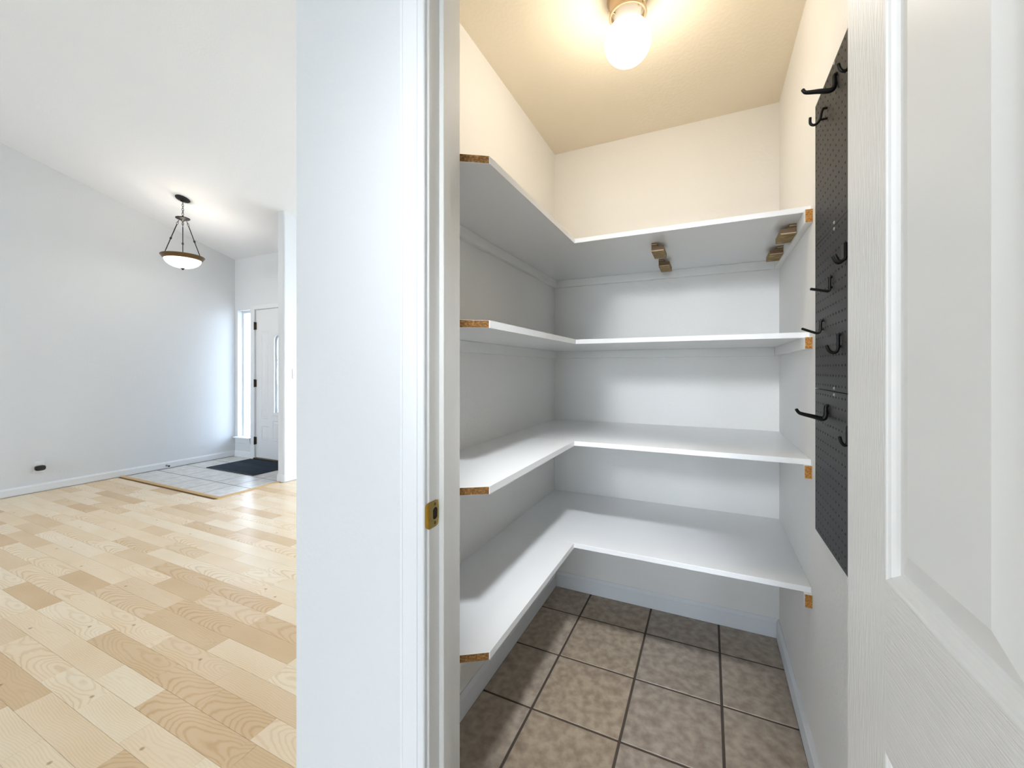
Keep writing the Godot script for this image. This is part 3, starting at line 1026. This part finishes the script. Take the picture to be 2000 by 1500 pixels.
		s.quad(v(e[0] + 0.034, e[2] + 0.034, fd - 0.0041), v(e[1] - 0.034, e[2] + 0.034, fd - 0.0041), v(e[1] - 0.034, e[3] - 0.034, fd - 0.0041), v(e[0] + 0.034, e[3] - 0.034, fd - 0.0041), Vector3.BACK)
		obj("raised_panel", s, M.front_door, f)
	for h in [1.82, 1.035, 0.25]:
		s = Shape.new(at)
		s.tube(PackedVector3Array([v(-5.617, h - 0.052, DW - 0.008), v(-5.617, h + 0.052, DW - 0.008)]), PackedFloat32Array([0.008]), 10)
		s.box(v(-5.622, h - 0.05, DW - 0.006), v(-5.596, h + 0.05, DW + 0.011), 0.001)
		obj("hinge", s, M.hinge, f)
	# door mat
	var mt := thing("door_mat", "dark blue-grey ribbed door mat on the foyer tiles before the front door", "mat", v(-5.185, 0.001, 3.295))
	at = mt.position
	obj("mat_base", boxes([[v(-5.645, 0.0012, 3.018), v(-4.725, 0.009, 3.572)]], 0.003, at), M.mat, mt)
	s = Shape.new(at)
	for k in 40:
		var x := -5.615 + k * 0.0221
		for j in 3:
			s.box(v(x, 0.0088, 3.045 + j * 0.172), v(x + 0.011, 0.0125, 3.045 + j * 0.172 + 0.158), 0.0015)
	var ribs := obj("rib_pattern", s, M.mat_rib, mt)
	ribs.set_meta("kind", "stuff")

# ---------------------------------------------------------------- shelves
func build_shelves() -> void:
	var tops := [1.7463, 1.3482, 0.9451, 0.5433]
	var names := ["top", "second", "third", "lowest"]
	var where := ["topmost white L-shaped pantry shelf, above the little wooden rails", "white L-shaped pantry shelf second from the top, at eye level", "white L-shaped pantry shelf second from the bottom, seen from above", "lowest white L-shaped pantry shelf, above the tile floor"]
	var t := 0.0185
	var fx := -0.4795
	for k in 4:
		var h: float = tops[k]
		var fd: float = [1.588, 1.604, 1.584, 1.580][k]
		var o := thing("pantry_shelf", where[k], "shelf", v(-0.25, h - t, fd), "L-shaped pantry shelves")
		var at := o.position
		# back arm, a full board from wall to wall
		obj("back_board", boxes([[v(XL, h - t, fd), v(XR, h, DB)]], 0.0012, at), M.shelf, o)
		# left arm with a cut-off corner towards the doorway
		var s := Shape.new(at)
		var e := fd - 0.0008
		s.prism(PackedVector3Array([v(XL, h - t, DI + 0.001), v(-0.546, h - t, DI + 0.001), v(fx, h - t, 0.884), v(fx, h - t, e), v(XL, h - t, e)]), Vector3(0, t, 0))
		obj("side_board", s, M.shelf, o)
		# the cut corner shows bare chipboard
		s = Shape.new(at)
		var a := v(-0.5445, 0, DI + 0.002)
		var b := v(fx - 0.0016, 0, 0.8829)
		var n := v(1, 0, -1.47).normalized() * 0.0009
		s.prism(PackedVector3Array([a + Vector3(0, h - t + 0.0006, 0), b + Vector3(0, h - t + 0.0006, 0), b + Vector3(0, h - 0.0006, 0), a + Vector3(0, h - 0.0006, 0)]), n)
		var raw := obj("raw_edge", s, M.chip, o)
		raw.set_meta("label", "bare brown chipboard edge")
	# cleats that carry the shelves
	for k in 4:
		var h: float = tops[k] - t
		var fd: float = [1.5615, 1.5655, 1.5715, 1.566][k]
		var hh := 0.0415 if k != 1 else 0.0375
		var c := obj("shelf_cleat", boxes([[v(XL, h - 0.040, 0.86), v(XL + 0.02, h, DB)]], 0.0015, v(XL, h - 0.04, 1.5)), M.cleat, null, v(XL, h - 0.04, 1.5))
		tag(c, "white wooden cleat under the left arm of the %s pantry shelf" % names[k], "cleat", "shelf cleats")
		c = obj("shelf_cleat", boxes([[v(XL + 0.02, h - 0.040, DB - 0.02), v(XR - 0.02, h, DB)]], 0.0015, v(-0.25, h - 0.04, DB)), M.cleat, null, v(-0.25, h - 0.04, DB))
		tag(c, "white wooden cleat along the back wall under the %s pantry shelf" % names[k], "cleat", "shelf cleats")
		var o := thing("shelf_cleat", "white cleat with a bare sawn end on the right wall under the %s pantry shelf" % names[k], "cleat", v(XR, h - hh, fd), "shelf cleats")
		obj("bar", boxes([[v(XR - 0.02, h - hh, fd), v(XR, h, DB)]], 0.001, o.position), M.cleat, o)
		var raw := obj("raw_end", boxes([[v(XR - 0.0192, h - hh + 0.0012, fd - 0.0012), v(XR - 0.0004, h - 0.0004, fd + 0.001)]], 0.0, o.position), M.saw, o)
		raw.set_meta("label", "bare sawn orange-brown end")
	# little plywood rails under the top shelf
	var hb: float = tops[0] - t
	for e in [[-0.205, 1.0, 1.717, "front plywood rail block under the middle of the top shelf"], [-0.205, 1.0, 1.982, "rear plywood rail block under the middle of the top shelf"], [0.2716, -1.0, 1.693, "front plywood rail block under the right end of the top shelf"], [0.2716, -1.0, 1.972, "rear plywood rail block under the right end of the top shelf"]]:
		var x: float = e[0]
		var sg: float = e[1]
		var d: float = e[2]
		var o := thing("rail_block", e[3], "block", v(x, hb - 0.0345, d), "plywood rail blocks under the top shelf")
		var at := o.position
		obj("neck", boxes([[v(x, hb - 0.0145, d), v(x + sg * 0.0215, hb, d + 0.118)]], 0.0006, at), M.ply, o)
		obj("flange", boxes([[v(x, hb - 0.0345, d), v(x + sg * 0.047, hb - 0.0145, d + 0.118)]], 0.0006, at), M.ply, o)
		var s := Shape.new(at)
		s.box(v(x + sg * 0.0008, hb - 0.0325, d - 0.0006), v(x + sg * 0.0462, hb - 0.016, d))
		s.box(v(x + sg * 0.0008, hb - 0.0145, d - 0.0006), v(x + sg * 0.0207, hb - 0.001, d))
		obj("end_grain", s, M.ply_end, o)
		s = Shape.new(at)
		s.box(v(x + sg * 0.0008, hb - 0.0322, d - 0.0009), v(x + sg * 0.0462, hb - 0.0298, d))
		s.box(v(x + sg * 0.0008, hb - 0.0075, d - 0.0009), v(x + sg * 0.0207, hb - 0.0055, d))
		obj("pale_ply", s, M.ply_glue, o)

# ---------------------------------------------------------------- pegboards and hooks
func build_pegboards() -> void:
	var n := 16
	var pitch := 0.0254
	var r := 0.0031
	var s := Shape.new()
	# the perforated face, hinge corner at the origin: away from the camera at d = 0, towards it at d = -0.4064
	for i in n:
		for j in n:
			var c := Vector2(-pitch * (i + 0.5), pitch * (j + 0.5))
			for k in 8:
				var a0 := TAU * k / 8.0
				var a1 := TAU * (k + 1) / 8.0
				var q0 := Vector2(cos(a0), sin(a0))
				var q1 := Vector2(cos(a1), sin(a1))
				var o0 := c + q0 / maxf(absf(q0.x), absf(q0.y)) * pitch * 0.5
				var o1 := c + q1 / maxf(absf(q1.x), absf(q1.y)) * pitch * 0.5
				var i0 := c + q0 * r
				var i1 := c + q1 * r
				s.quad(v(0, o0.y, o0.x), v(0, o1.y, o1.x), v(0, i1.y, i1.x), v(0, i0.y, i0.x), Vector3.LEFT)
				var ih := (i0 + i1) * 0.5 - c
				s.quad(v(0, i0.y, i0.x), v(0, i1.y, i1.x), v(0.0014, i1.y, i1.x), v(0.0014, i0.y, i0.x), v(0, -ih.y, -ih.x))
	var face := s.st.commit()
	var L := pitch * n
	s = Shape.new()
	s.box(v(0.0001, 0, 0), v(0.0125, 0.004, -L))
	s.box(v(0.0001, L - 0.004, 0), v(0.0125, L, -L))
	s.box(v(0.0001, 0.004, -0.004), v(0.0125, L - 0.004, 0))
	s.box(v(0.0001, 0.004, -L), v(0.0125, L - 0.004, -L + 0.004))
	var rim := s.st.commit()
	s = Shape.new()
	s.box(v(0.006, 0.004, -0.004), v(0.0115, L - 0.004, -L + 0.004))  # near-black sheet stands in for the shaded gap behind the holes
	var back := s.st.commit()
	var kinds := [["lowest", 0.767, "lowest black perforated pegboard panel on the right pantry wall"], ["middle", 1.1754, "middle black perforated pegboard panel on the right pantry wall"], ["top", 1.5832, "topmost black perforated pegboard panel on the right pantry wall"]]
	for e in kinds:
		var o := thing("pegboard", e[2], "pegboard", v(XR - 0.0125, e[1], 1.4625), "pegboard panels")
		put("perforated_face", face, M.peg, o)
		put("folded_rim", rim, M.peg, o)
		put("shade_backing", back, M.peg_shade, o)
		for h in [0.007, L - 0.007]:
			if e[0] == "lowest" and h < 0.1:
				continue
			var w := Shape.new()
			w.lathe(v(-0.0002, h, -0.203), PackedVector2Array([Vector2(0.0042, 0.0), Vector2(0.0036, 0.0016), Vector2(0.0018, 0.0024), Vector2(0.0, 0.0026)]), 12, Basis(Vector3.BACK, PI / 2))
			obj("screw", w, M.screw, o)
	# hooks: path as (x, height) in the plane of depth d, and thickness
	var XB := XR - 0.0125
	hook("straight black hook with an upturned tip near the top of the top pegboard", 1.2344, [[0.279, 1.939], [0.2745, 1.9388], [0.2733, 1.9342], [0.2735, 1.915], [0.2705, 1.906], [0.2620, 1.9035], [0.2437, 1.9075], [0.2185, 1.9118], [0.2140, 1.9145], [0.2100, 1.9215]], [0.0045, 0.0045, 0.005, 0.0058, 0.0064, 0.0064, 0.0058, 0.0046, 0.0042, 0.004], [], "straight pegboard hooks with upturned tips")
	hook("straight black hook with an upturned tip near the top of the lowest pegboard", 1.3148, [[0.279, 1.1355], [0.2748, 1.1345], [0.2737, 1.130], [0.2737, 1.1145], [0.2712, 1.1045], [0.2661, 1.1008], [0.2487, 1.1053], [0.2190, 1.1128], [0.2145, 1.1160], [0.2096, 1.1237]], [0.0045, 0.0045, 0.005, 0.0058, 0.0064, 0.0064, 0.0058, 0.0046, 0.0042, 0.004], [], "straight pegboard hooks with upturned tips")
	hook("black wire J-hook on two pegs left on the top pegboard", 1.3277, [[0.279, 1.9105], [0.2705, 1.9110], [0.2690, 1.9085], [0.2665, 1.899], [0.2645, 1.8862], [0.2590, 1.8770], [0.2538, 1.8735], [0.2489, 1.8735], [0.2445, 1.8765], [0.2424, 1.882], [0.2427, 1.8945]], [0.0034], [[0.2648, 1.8835]], "J-shaped pegboard hooks")
	hook("black J-hook highest on the top pegboard, partly behind the open door", 1.1198, [[0.279, 1.912], [0.2745, 1.9115], [0.2735, 1.905], [0.2735, 1.886], [0.2712, 1.8785], [0.2660, 1.8757], [0.2615, 1.8775], [0.2576, 1.8836], [0.2549, 1.8945]], [0.0036], [], "J-shaped pegboard hooks")
	hook("short black J-hook low on the middle pegboard", 1.2043, [[0.279, 1.3105], [0.2748, 1.311], [0.2740, 1.305], [0.2740, 1.281], [0.2718, 1.2725], [0.2660, 1.2683], [0.2605, 1.2695], [0.2556, 1.2750], [0.2517, 1.2860]], [0.0038], [], "J-shaped pegboard hooks")
	hook("black J-hook on the lowest pegboard, partly behind the open door", 1.1305, [[0.279, 1.104], [0.2745, 1.1035], [0.2737, 1.096], [0.2737, 1.071], [0.2722, 1.0645], [0.2680, 1.0632], [0.2634, 1.0680], [0.2608, 1.0760], [0.2600, 1.0815]], [0.0036], [], "J-shaped pegboard hooks")
	hook("straight slim black hook in the middle pegboard, upper of the two slim ones", 1.2803, [[0.279, 1.4605], [0.2750, 1.4600], [0.2743, 1.4530], [0.2743, 1.4330], [0.2735, 1.4280], [0.2705, 1.4258], [0.2640, 1.4268], [0.2346, 1.4339]], [0.0034], [], "slim straight pegboard hooks")
	hook("straight slim black hook in the middle pegboard, level with the second shelf", 1.3679, [[0.279, 1.3605], [0.2745, 1.3600], [0.2730, 1.3540], [0.2724, 1.3350], [0.2710, 1.3300], [0.2667, 1.3270], [0.2600, 1.3285], [0.2310, 1.3406]], [0.0034], [], "slim straight pegboard hooks")
	# double hook
	var o := thing("peg_hook", "black double J-hook with two prongs high on the middle pegboard", "hook", v(XB, 1.47, 1.1600))
	for e in [1.1520, 1.1690]:
		var s2 := Shape.new(o.position)
		s2.tube(curve([[0.2760, 1.4830], [0.2745, 1.4765], [0.2700, 1.4722], [0.2650, 1.4715], [0.2610, 1.4745], [0.2560, 1.4870]], e), PackedFloat32Array([0.0036]), 10)
		obj("prong", s2, M.hook, o)
	obj("back_plate", boxes([[v(0.2718, 1.476, 1.1490), v(0.2794, 1.513, 1.1720)]], 0.002, o.position), M.hook, o)

func curve(pts: Array, d: float) -> PackedVector3Array:
	var c := Curve3D.new()
	for i in pts.size():
		var p := v(pts[i][0], pts[i][1], d)
		var a := v(pts[maxi(i - 1, 0)][0], pts[maxi(i - 1, 0)][1], d)
		var b := v(pts[mini(i + 1, pts.size() - 1)][0], pts[mini(i + 1, pts.size() - 1)][1], d)
		var t := (b - a).normalized()
		c.add_point(p, -t * p.distance_to(a) * 0.3, t * p.distance_to(b) * 0.3)
	var out := PackedVector3Array()
	for i in pts.size() - 1:
		for k in 4:
			out.append(c.sample(i, k / 4.0))
	out.append(c.sample(pts.size() - 1, 0.0))
	return out

func hook(label: String, d: float, pts: Array, radii: Array, pegs: Array, group: String) -> void:
	var o := thing("peg_hook", label, "hook", v(XR - 0.0125, pts[0][1], d), group)
	var s := Shape.new(o.position)
	var rr := PackedFloat32Array()
	for i in pts.size() - 1:
		for k in 4:
			rr.append(lerpf(radii[mini(i, radii.size() - 1)], radii[mini(i + 1, radii.size() - 1)], k / 4.0))
	rr.append(radii[radii.size() - 1])
	s.tube(curve(pts, d), rr, 10)
	obj("arm", s, M.hook, o)
	for p in pegs + ([] if pegs.size() else [[0.2745, pts[3][1] + 0.002]]):
		s = Shape.new(o.position)
		s.tube(PackedVector3Array([v(0.2794, p[1], d), v(p[0], p[1], d)]), PackedFloat32Array([0.003]), 8)
		obj("peg", s, M.hook, o)

# ---------------------------------------------------------------- lamps
func build_globe_lamp() -> void:
	var c := v(-0.2405, 0, 1.394)
	var o := thing("ceiling_lamp", "lit white glass globe lamp with a metal collar on the pantry ceiling", "lamp", c + Vector3(0, HP, 0))
	var s := Shape.new()
	s.lathe(Vector3.ZERO, PackedVector2Array([Vector2(0.0, 0.0), Vector2(0.066, 0.0), Vector2(0.067, -0.006), Vector2(0.059, -0.012), Vector2(0.0575, -0.05), Vector2(0.0595, -0.056), Vector2(0.0605, -0.061), Vector2(0.059, -0.064), Vector2(0.0535, -0.064), Vector2(0.0525, -0.060), Vector2(0.0525, -0.03)]), 48)
	obj("collar", s, M.nickel, o)
	s = Shape.new()
	s.lathe(Vector3.ZERO, PackedVector2Array([Vector2(0.0525, -0.028), Vector2(0.0515, -0.032), Vector2(0.0515, -0.046), Vector2(0.043, -0.05), Vector2(0.041, -0.085), Vector2(0.0, -0.088)]), 48)
	obj("glass_neck_holder", s, M.socket, o)
	for k in 3:
		var a := TAU * k / 3.0 + 0.5
		s = Shape.new()
		s.tube(PackedVector3Array([Vector3(cos(a), 0, sin(a)) * 0.066 + Vector3(0, -0.054, 0), Vector3(cos(a), 0, sin(a)) * 0.043 + Vector3(0, -0.056, 0)]), PackedFloat32Array([0.0028]), 8)
		obj("thumb_screw", s, M.nickel, o)
	s = Shape.new()
	var prof := PackedVector2Array()
	for k in 25:
		var t := PI * k / 24.0
		var y := cos(t)
		prof.append(Vector2(0.0745 * sin(t), -0.147 + 0.072 * y))
	s.lathe(Vector3.ZERO, prof, 40)
	obj("glass_globe", s, M.globe, o)
	var l := OmniLight3D.new()
	l.name = "globe_bulb"
	l.position = Vector3(0, -0.147, 0)
	l.light_color = Color(1.0, 0.95, 0.87)
	l.light_energy = 0.135
	l.light_size = 0.05
	l.omni_range = 8.0
	l.omni_attenuation = 2.0
	l.shadow_enabled = true
	o.add_child(l)

func build_pendant() -> void:
	var X := -5.155
	var D := 2.527
	var o := thing("pendant_lamp", "lit bowl pendant lamp hanging on a dark chain from the vaulted ceiling", "lamp", v(X, 2.305, D))
	var at := o.position
	var hc := vault(D)
	var c := v(X, 0, D)
	var tilt := Basis(Vector3.RIGHT, -atan(0.28))
	var s := Shape.new(at)
	s.lathe(c + Vector3(0, hc, 0), PackedVector2Array([Vector2(0.0, 0.0), Vector2(0.068, 0.0), Vector2(0.069, -0.004), Vector2(0.064, -0.012), Vector2(0.045, -0.021), Vector2(0.018, -0.026), Vector2(0.012, -0.036), Vector2(0.0, -0.037)]), 32, tilt)
	obj("canopy", s, M.bronze, o)
	# chain
	var top := hc - 0.037
	var bottom := 2.90
	var count := 6
	var step := (top - bottom) / count
	for k in count:
		var y := top - step * (k + 0.5)
		var side := Vector3(1, 0, 0) if k % 2 == 0 else Vector3(0, 0, 1)
		var pts := PackedVector3Array()
		for j in 14:
			var a := TAU * j / 14.0
			pts.append(c + Vector3(0, y, 0) + side * 0.0085 * cos(a) + Vector3(0, step * 0.62 * sin(a), 0))
		s = Shape.new(at)
		s.tube(pts, PackedFloat32Array([0.0024]), 6, true)
		obj("chain_link", s, M.bronze, o)
	s = Shape.new(at)
	s.lathe(c + Vector3(0, 2.862, 0), PackedVector2Array([Vector2(0.0, 0.035), Vector2(0.008, 0.03), Vector2(0.010, 0.016), Vector2(0.045, 0.012), Vector2(0.064, 0.006), Vector2(0.066, 0.0), Vector2(0.060, -0.006), Vector2(0.036, -0.016), Vector2(0.014, -0.022), Vector2(0.010, -0.034), Vector2(0.0, -0.036)]), 32)
	obj("hub", s, M.bronze, o)
	var face := atan2(-0.5596, 1.1526)  # direction away from the doorway, as an angle in x, z
	for k in 3:
		var a := atan2(-D, X) + TAU * k / 3.0
		var dir := Vector3(cos(a), 0, sin(a))
		var p0 := c + dir * 0.042 + Vector3(0, 2.826, 0)
		var p1 := c + dir * 0.172 + Vector3(0, 2.452, 0)
		var t := (p1 - p0).normalized()
		s = Shape.new(at)
		s.tube(PackedVector3Array([p0 + t * 0.045, p1]), PackedFloat32Array([0.0046]), 8)
		var rod := obj("rod", s, M.bronze, o)
		s = Shape.new(at)
		var m := p0.lerp(p1, 0.56)
		s.tube(PackedVector3Array([m - t * 0.014, m - t * 0.007, m + t * 0.007, m + t * 0.014]), PackedFloat32Array([0.005, 0.0098, 0.0098, 0.005]), 10)
		obj("knob", s, M.bronze, rod)
		for q in 2:
			var pts := PackedVector3Array()
			var mid := p0 + t * (0.008 + 0.024 * q)
			var across := t.cross(dir).normalized() if q == 0 else t.cross(t.cross(dir)).normalized()
			for j in 12:
				var b := TAU * j / 12.0
				pts.append(mid + across * 0.0085 * cos(b) + t * 0.0155 * sin(b))
			s = Shape.new(at)
			s.tube(pts, PackedFloat32Array([0.0021]), 6, true)
			obj("loop", s, M.bronze, rod)
	s = Shape.new(at)
	s.tube(PackedVector3Array([c + Vector3(0, 2.83, 0), c + Vector3(0, 2.40, 0)]), PackedFloat32Array([0.003]), 6)
	obj("cord", s, M.bronze, o)
	s = Shape.new(at)
	s.lathe(c, PackedVector2Array([Vector2(0.168, 2.452), Vector2(0.186, 2.458), Vector2(0.194, 2.456), Vector2(0.196, 2.450), Vector2(0.192, 2.445), Vector2(0.186, 2.440), Vector2(0.184, 2.434), Vector2(0.178, 2.425), Vector2(0.170, 2.416), Vector2(0.164, 2.414), Vector2(0.162, 2.420), Vector2(0.166, 2.440), Vector2(0.168, 2.452)]), 48)
	obj("rim", s, M.bronze_rim, o)
	s = Shape.new(at)
	var prof := PackedVector2Array()
	for k in 13:
		var t := PI * 0.5 * k / 12.0
		prof.append(Vector2(0.1655 * cos(t), 2.424 - 0.102 * sin(t)))
	s.lathe(c, prof, 48)
	obj("glass_bowl", s, M.bowl, o)
	s = Shape.new(at)
	s.lathe(c, PackedVector2Array([Vector2(0.0, 2.326), Vector2(0.016, 2.324), Vector2(0.018, 2.319), Vector2(0.010, 2.313), Vector2(0.008, 2.307), Vector2(0.0, 2.302)]), 16)
	obj("finial", s, M.bronze, o)
	var l := OmniLight3D.new()
	l.name = "pendant_bulb"
	l.position = Vector3(0, 0.085, 0)
	l.light_color = Color(1.0, 0.97, 0.93)
	l.light_energy = 0.16
	l.light_size = 0.06
	l.omni_range = 10.0
	l.omni_attenuation = 2.0
	l.shadow_enabled = true
	o.add_child(l)

func build_unseen_spot(at: Vector3, aim: Vector3, energy: float, cone: float, wide: float, label: String) -> void:  # ceiling spotlight out of view, aimed to light the pantry interior
	var o := thing("unseen_spotlight", label, "lamp", at, "unseen spotlights")
	var s := Shape.new()
	var k := wide / 0.07
	s.lathe(Vector3.ZERO, PackedVector2Array([Vector2(0.0, 0.0), Vector2(0.085 * k, 0.0), Vector2(0.088 * k, -0.004), Vector2(0.080 * k, -0.010), Vector2(0.066 * k, -0.012), Vector2(0.062 * k, -0.008), Vector2(0.0, -0.008)]), 32)
	obj("trim_ring", s, M.trim, o)
	s = Shape.new()
	s.lathe(Vector3.ZERO, PackedVector2Array([Vector2(0.0, -0.0125), Vector2(0.05 * k, -0.0115), Vector2(0.0615 * k, -0.0085)]), 24)
	obj("lens", s, M.panel, o)
	var l := SpotLight3D.new()
	l.name = "unseen_spot_light"
	l.light_energy = energy
	l.light_color = Color(0.95, 0.975, 1.0)
	l.light_size = wide
	l.spot_angle = cone
	l.spot_angle_attenuation = 1.0
	l.spot_range = 9.0
	l.spot_attenuation = 2.0
	l.shadow_enabled = true
	add_child(l)
	l.position = at + Vector3(0, -0.03 - wide * 0.5, 0)
	l.look_at(aim, Vector3.UP)

# ---------------------------------------------------------------- small things
func build_small_things() -> void:
	# outlet low on the long wall with a black plug-in
	var o := thing("wall_outlet", "white wall outlet plate low on the long dining room wall", "outlet", v(XW, 0.19, 1.716))
	var at := o.position
	obj("cover_plate", boxes([[v(XW, 0.19, 1.681), v(XW + 0.006, 0.305, 1.751)]], 0.003, at), M.plastic, o)
	obj("socket_face", boxes([[v(XW + 0.0055, 0.257, 1.700), v(XW + 0.008, 0.290, 1.732)]], 0.002, at), M.plastic, o)
	obj("socket_face", boxes([[v(XW + 0.0055, 0.205, 1.700), v(XW + 0.008, 0.238, 1.732)]], 0.002, at), M.plastic, o)
	o = thing("plug_in_device", "small black rounded device plugged into the low wall outlet", "plug", v(XW + 0.006, 0.238, 1.716))
	at = o.position
	var s := Shape.new(at)
	var pts := PackedVector3Array()
	for k in 28:
		var a := TAU * k / 28.0
		var cc := cos(a)
		var sn := sin(a)
		pts.append(v(XW + 0.0085, 0.2405 + 0.025 * signf(sn) * pow(absf(sn), 0.6), 1.7165 + 0.037 * signf(cc) * pow(absf(cc), 0.6)))
	s.prism(pts, Vector3(0.026, 0, 0))
	obj("case", s, M.black, o)
	s = Shape.new(at)
	var small := PackedVector3Array()
	for p in pts:
		small.append(Vector3(XW + 0.0345, 0.2405 + (p.y - 0.2405) * 0.88, -1.7165 + (p.z + 1.7165) * 0.9))
	s.prism(small, Vector3(0.003, 0, 0))
	obj("front_cap", s, M.black, o)
	# door stop on the baseboard
	o = thing("door_stopper", "small grey door stopper with a black rubber tip on the long baseboard", "door stopper", v(XW + 0.013, 0.037, 2.79))
	at = o.position
	s = Shape.new(at)
	s.lathe(v(XW + 0.0128, 0.037, 2.79), PackedVector2Array([Vector2(0.0, 0.0), Vector2(0.012, 0.0), Vector2(0.012, 0.004), Vector2(0.006, 0.008), Vector2(0.005, 0.05), Vector2(0.0, 0.05)]), 16, Basis(Vector3.BACK, -PI / 2))
	obj("stem", s, M.steel, o)
	s = Shape.new(at)
	s.lathe(v(XW + 0.0618, 0.037, 2.79), PackedVector2Array([Vector2(0.0, 0.0), Vector2(0.010, 0.0), Vector2(0.0105, 0.010), Vector2(0.008, 0.016), Vector2(0.0, 0.017)]), 16, Basis(Vector3.BACK, -PI / 2))
	obj("rubber_tip", s, M.rubber, o)
	# light switch on the wall end
	o = thing("light_switch", "white light switch plate on the narrow wall end right of the front door", "switch", v(-4.155, 1.12, 3.125))
	at = o.position
	obj("cover_plate", boxes([[v(-4.155, 1.12, 3.09), v(-4.149, 1.235, 3.16)]], 0.003, at), M.plastic, o)
	obj("rocker", boxes([[v(-4.1495, 1.145, 3.108), v(-4.1455, 1.21, 3.142)]], 0.0015, at), M.plastic, o)
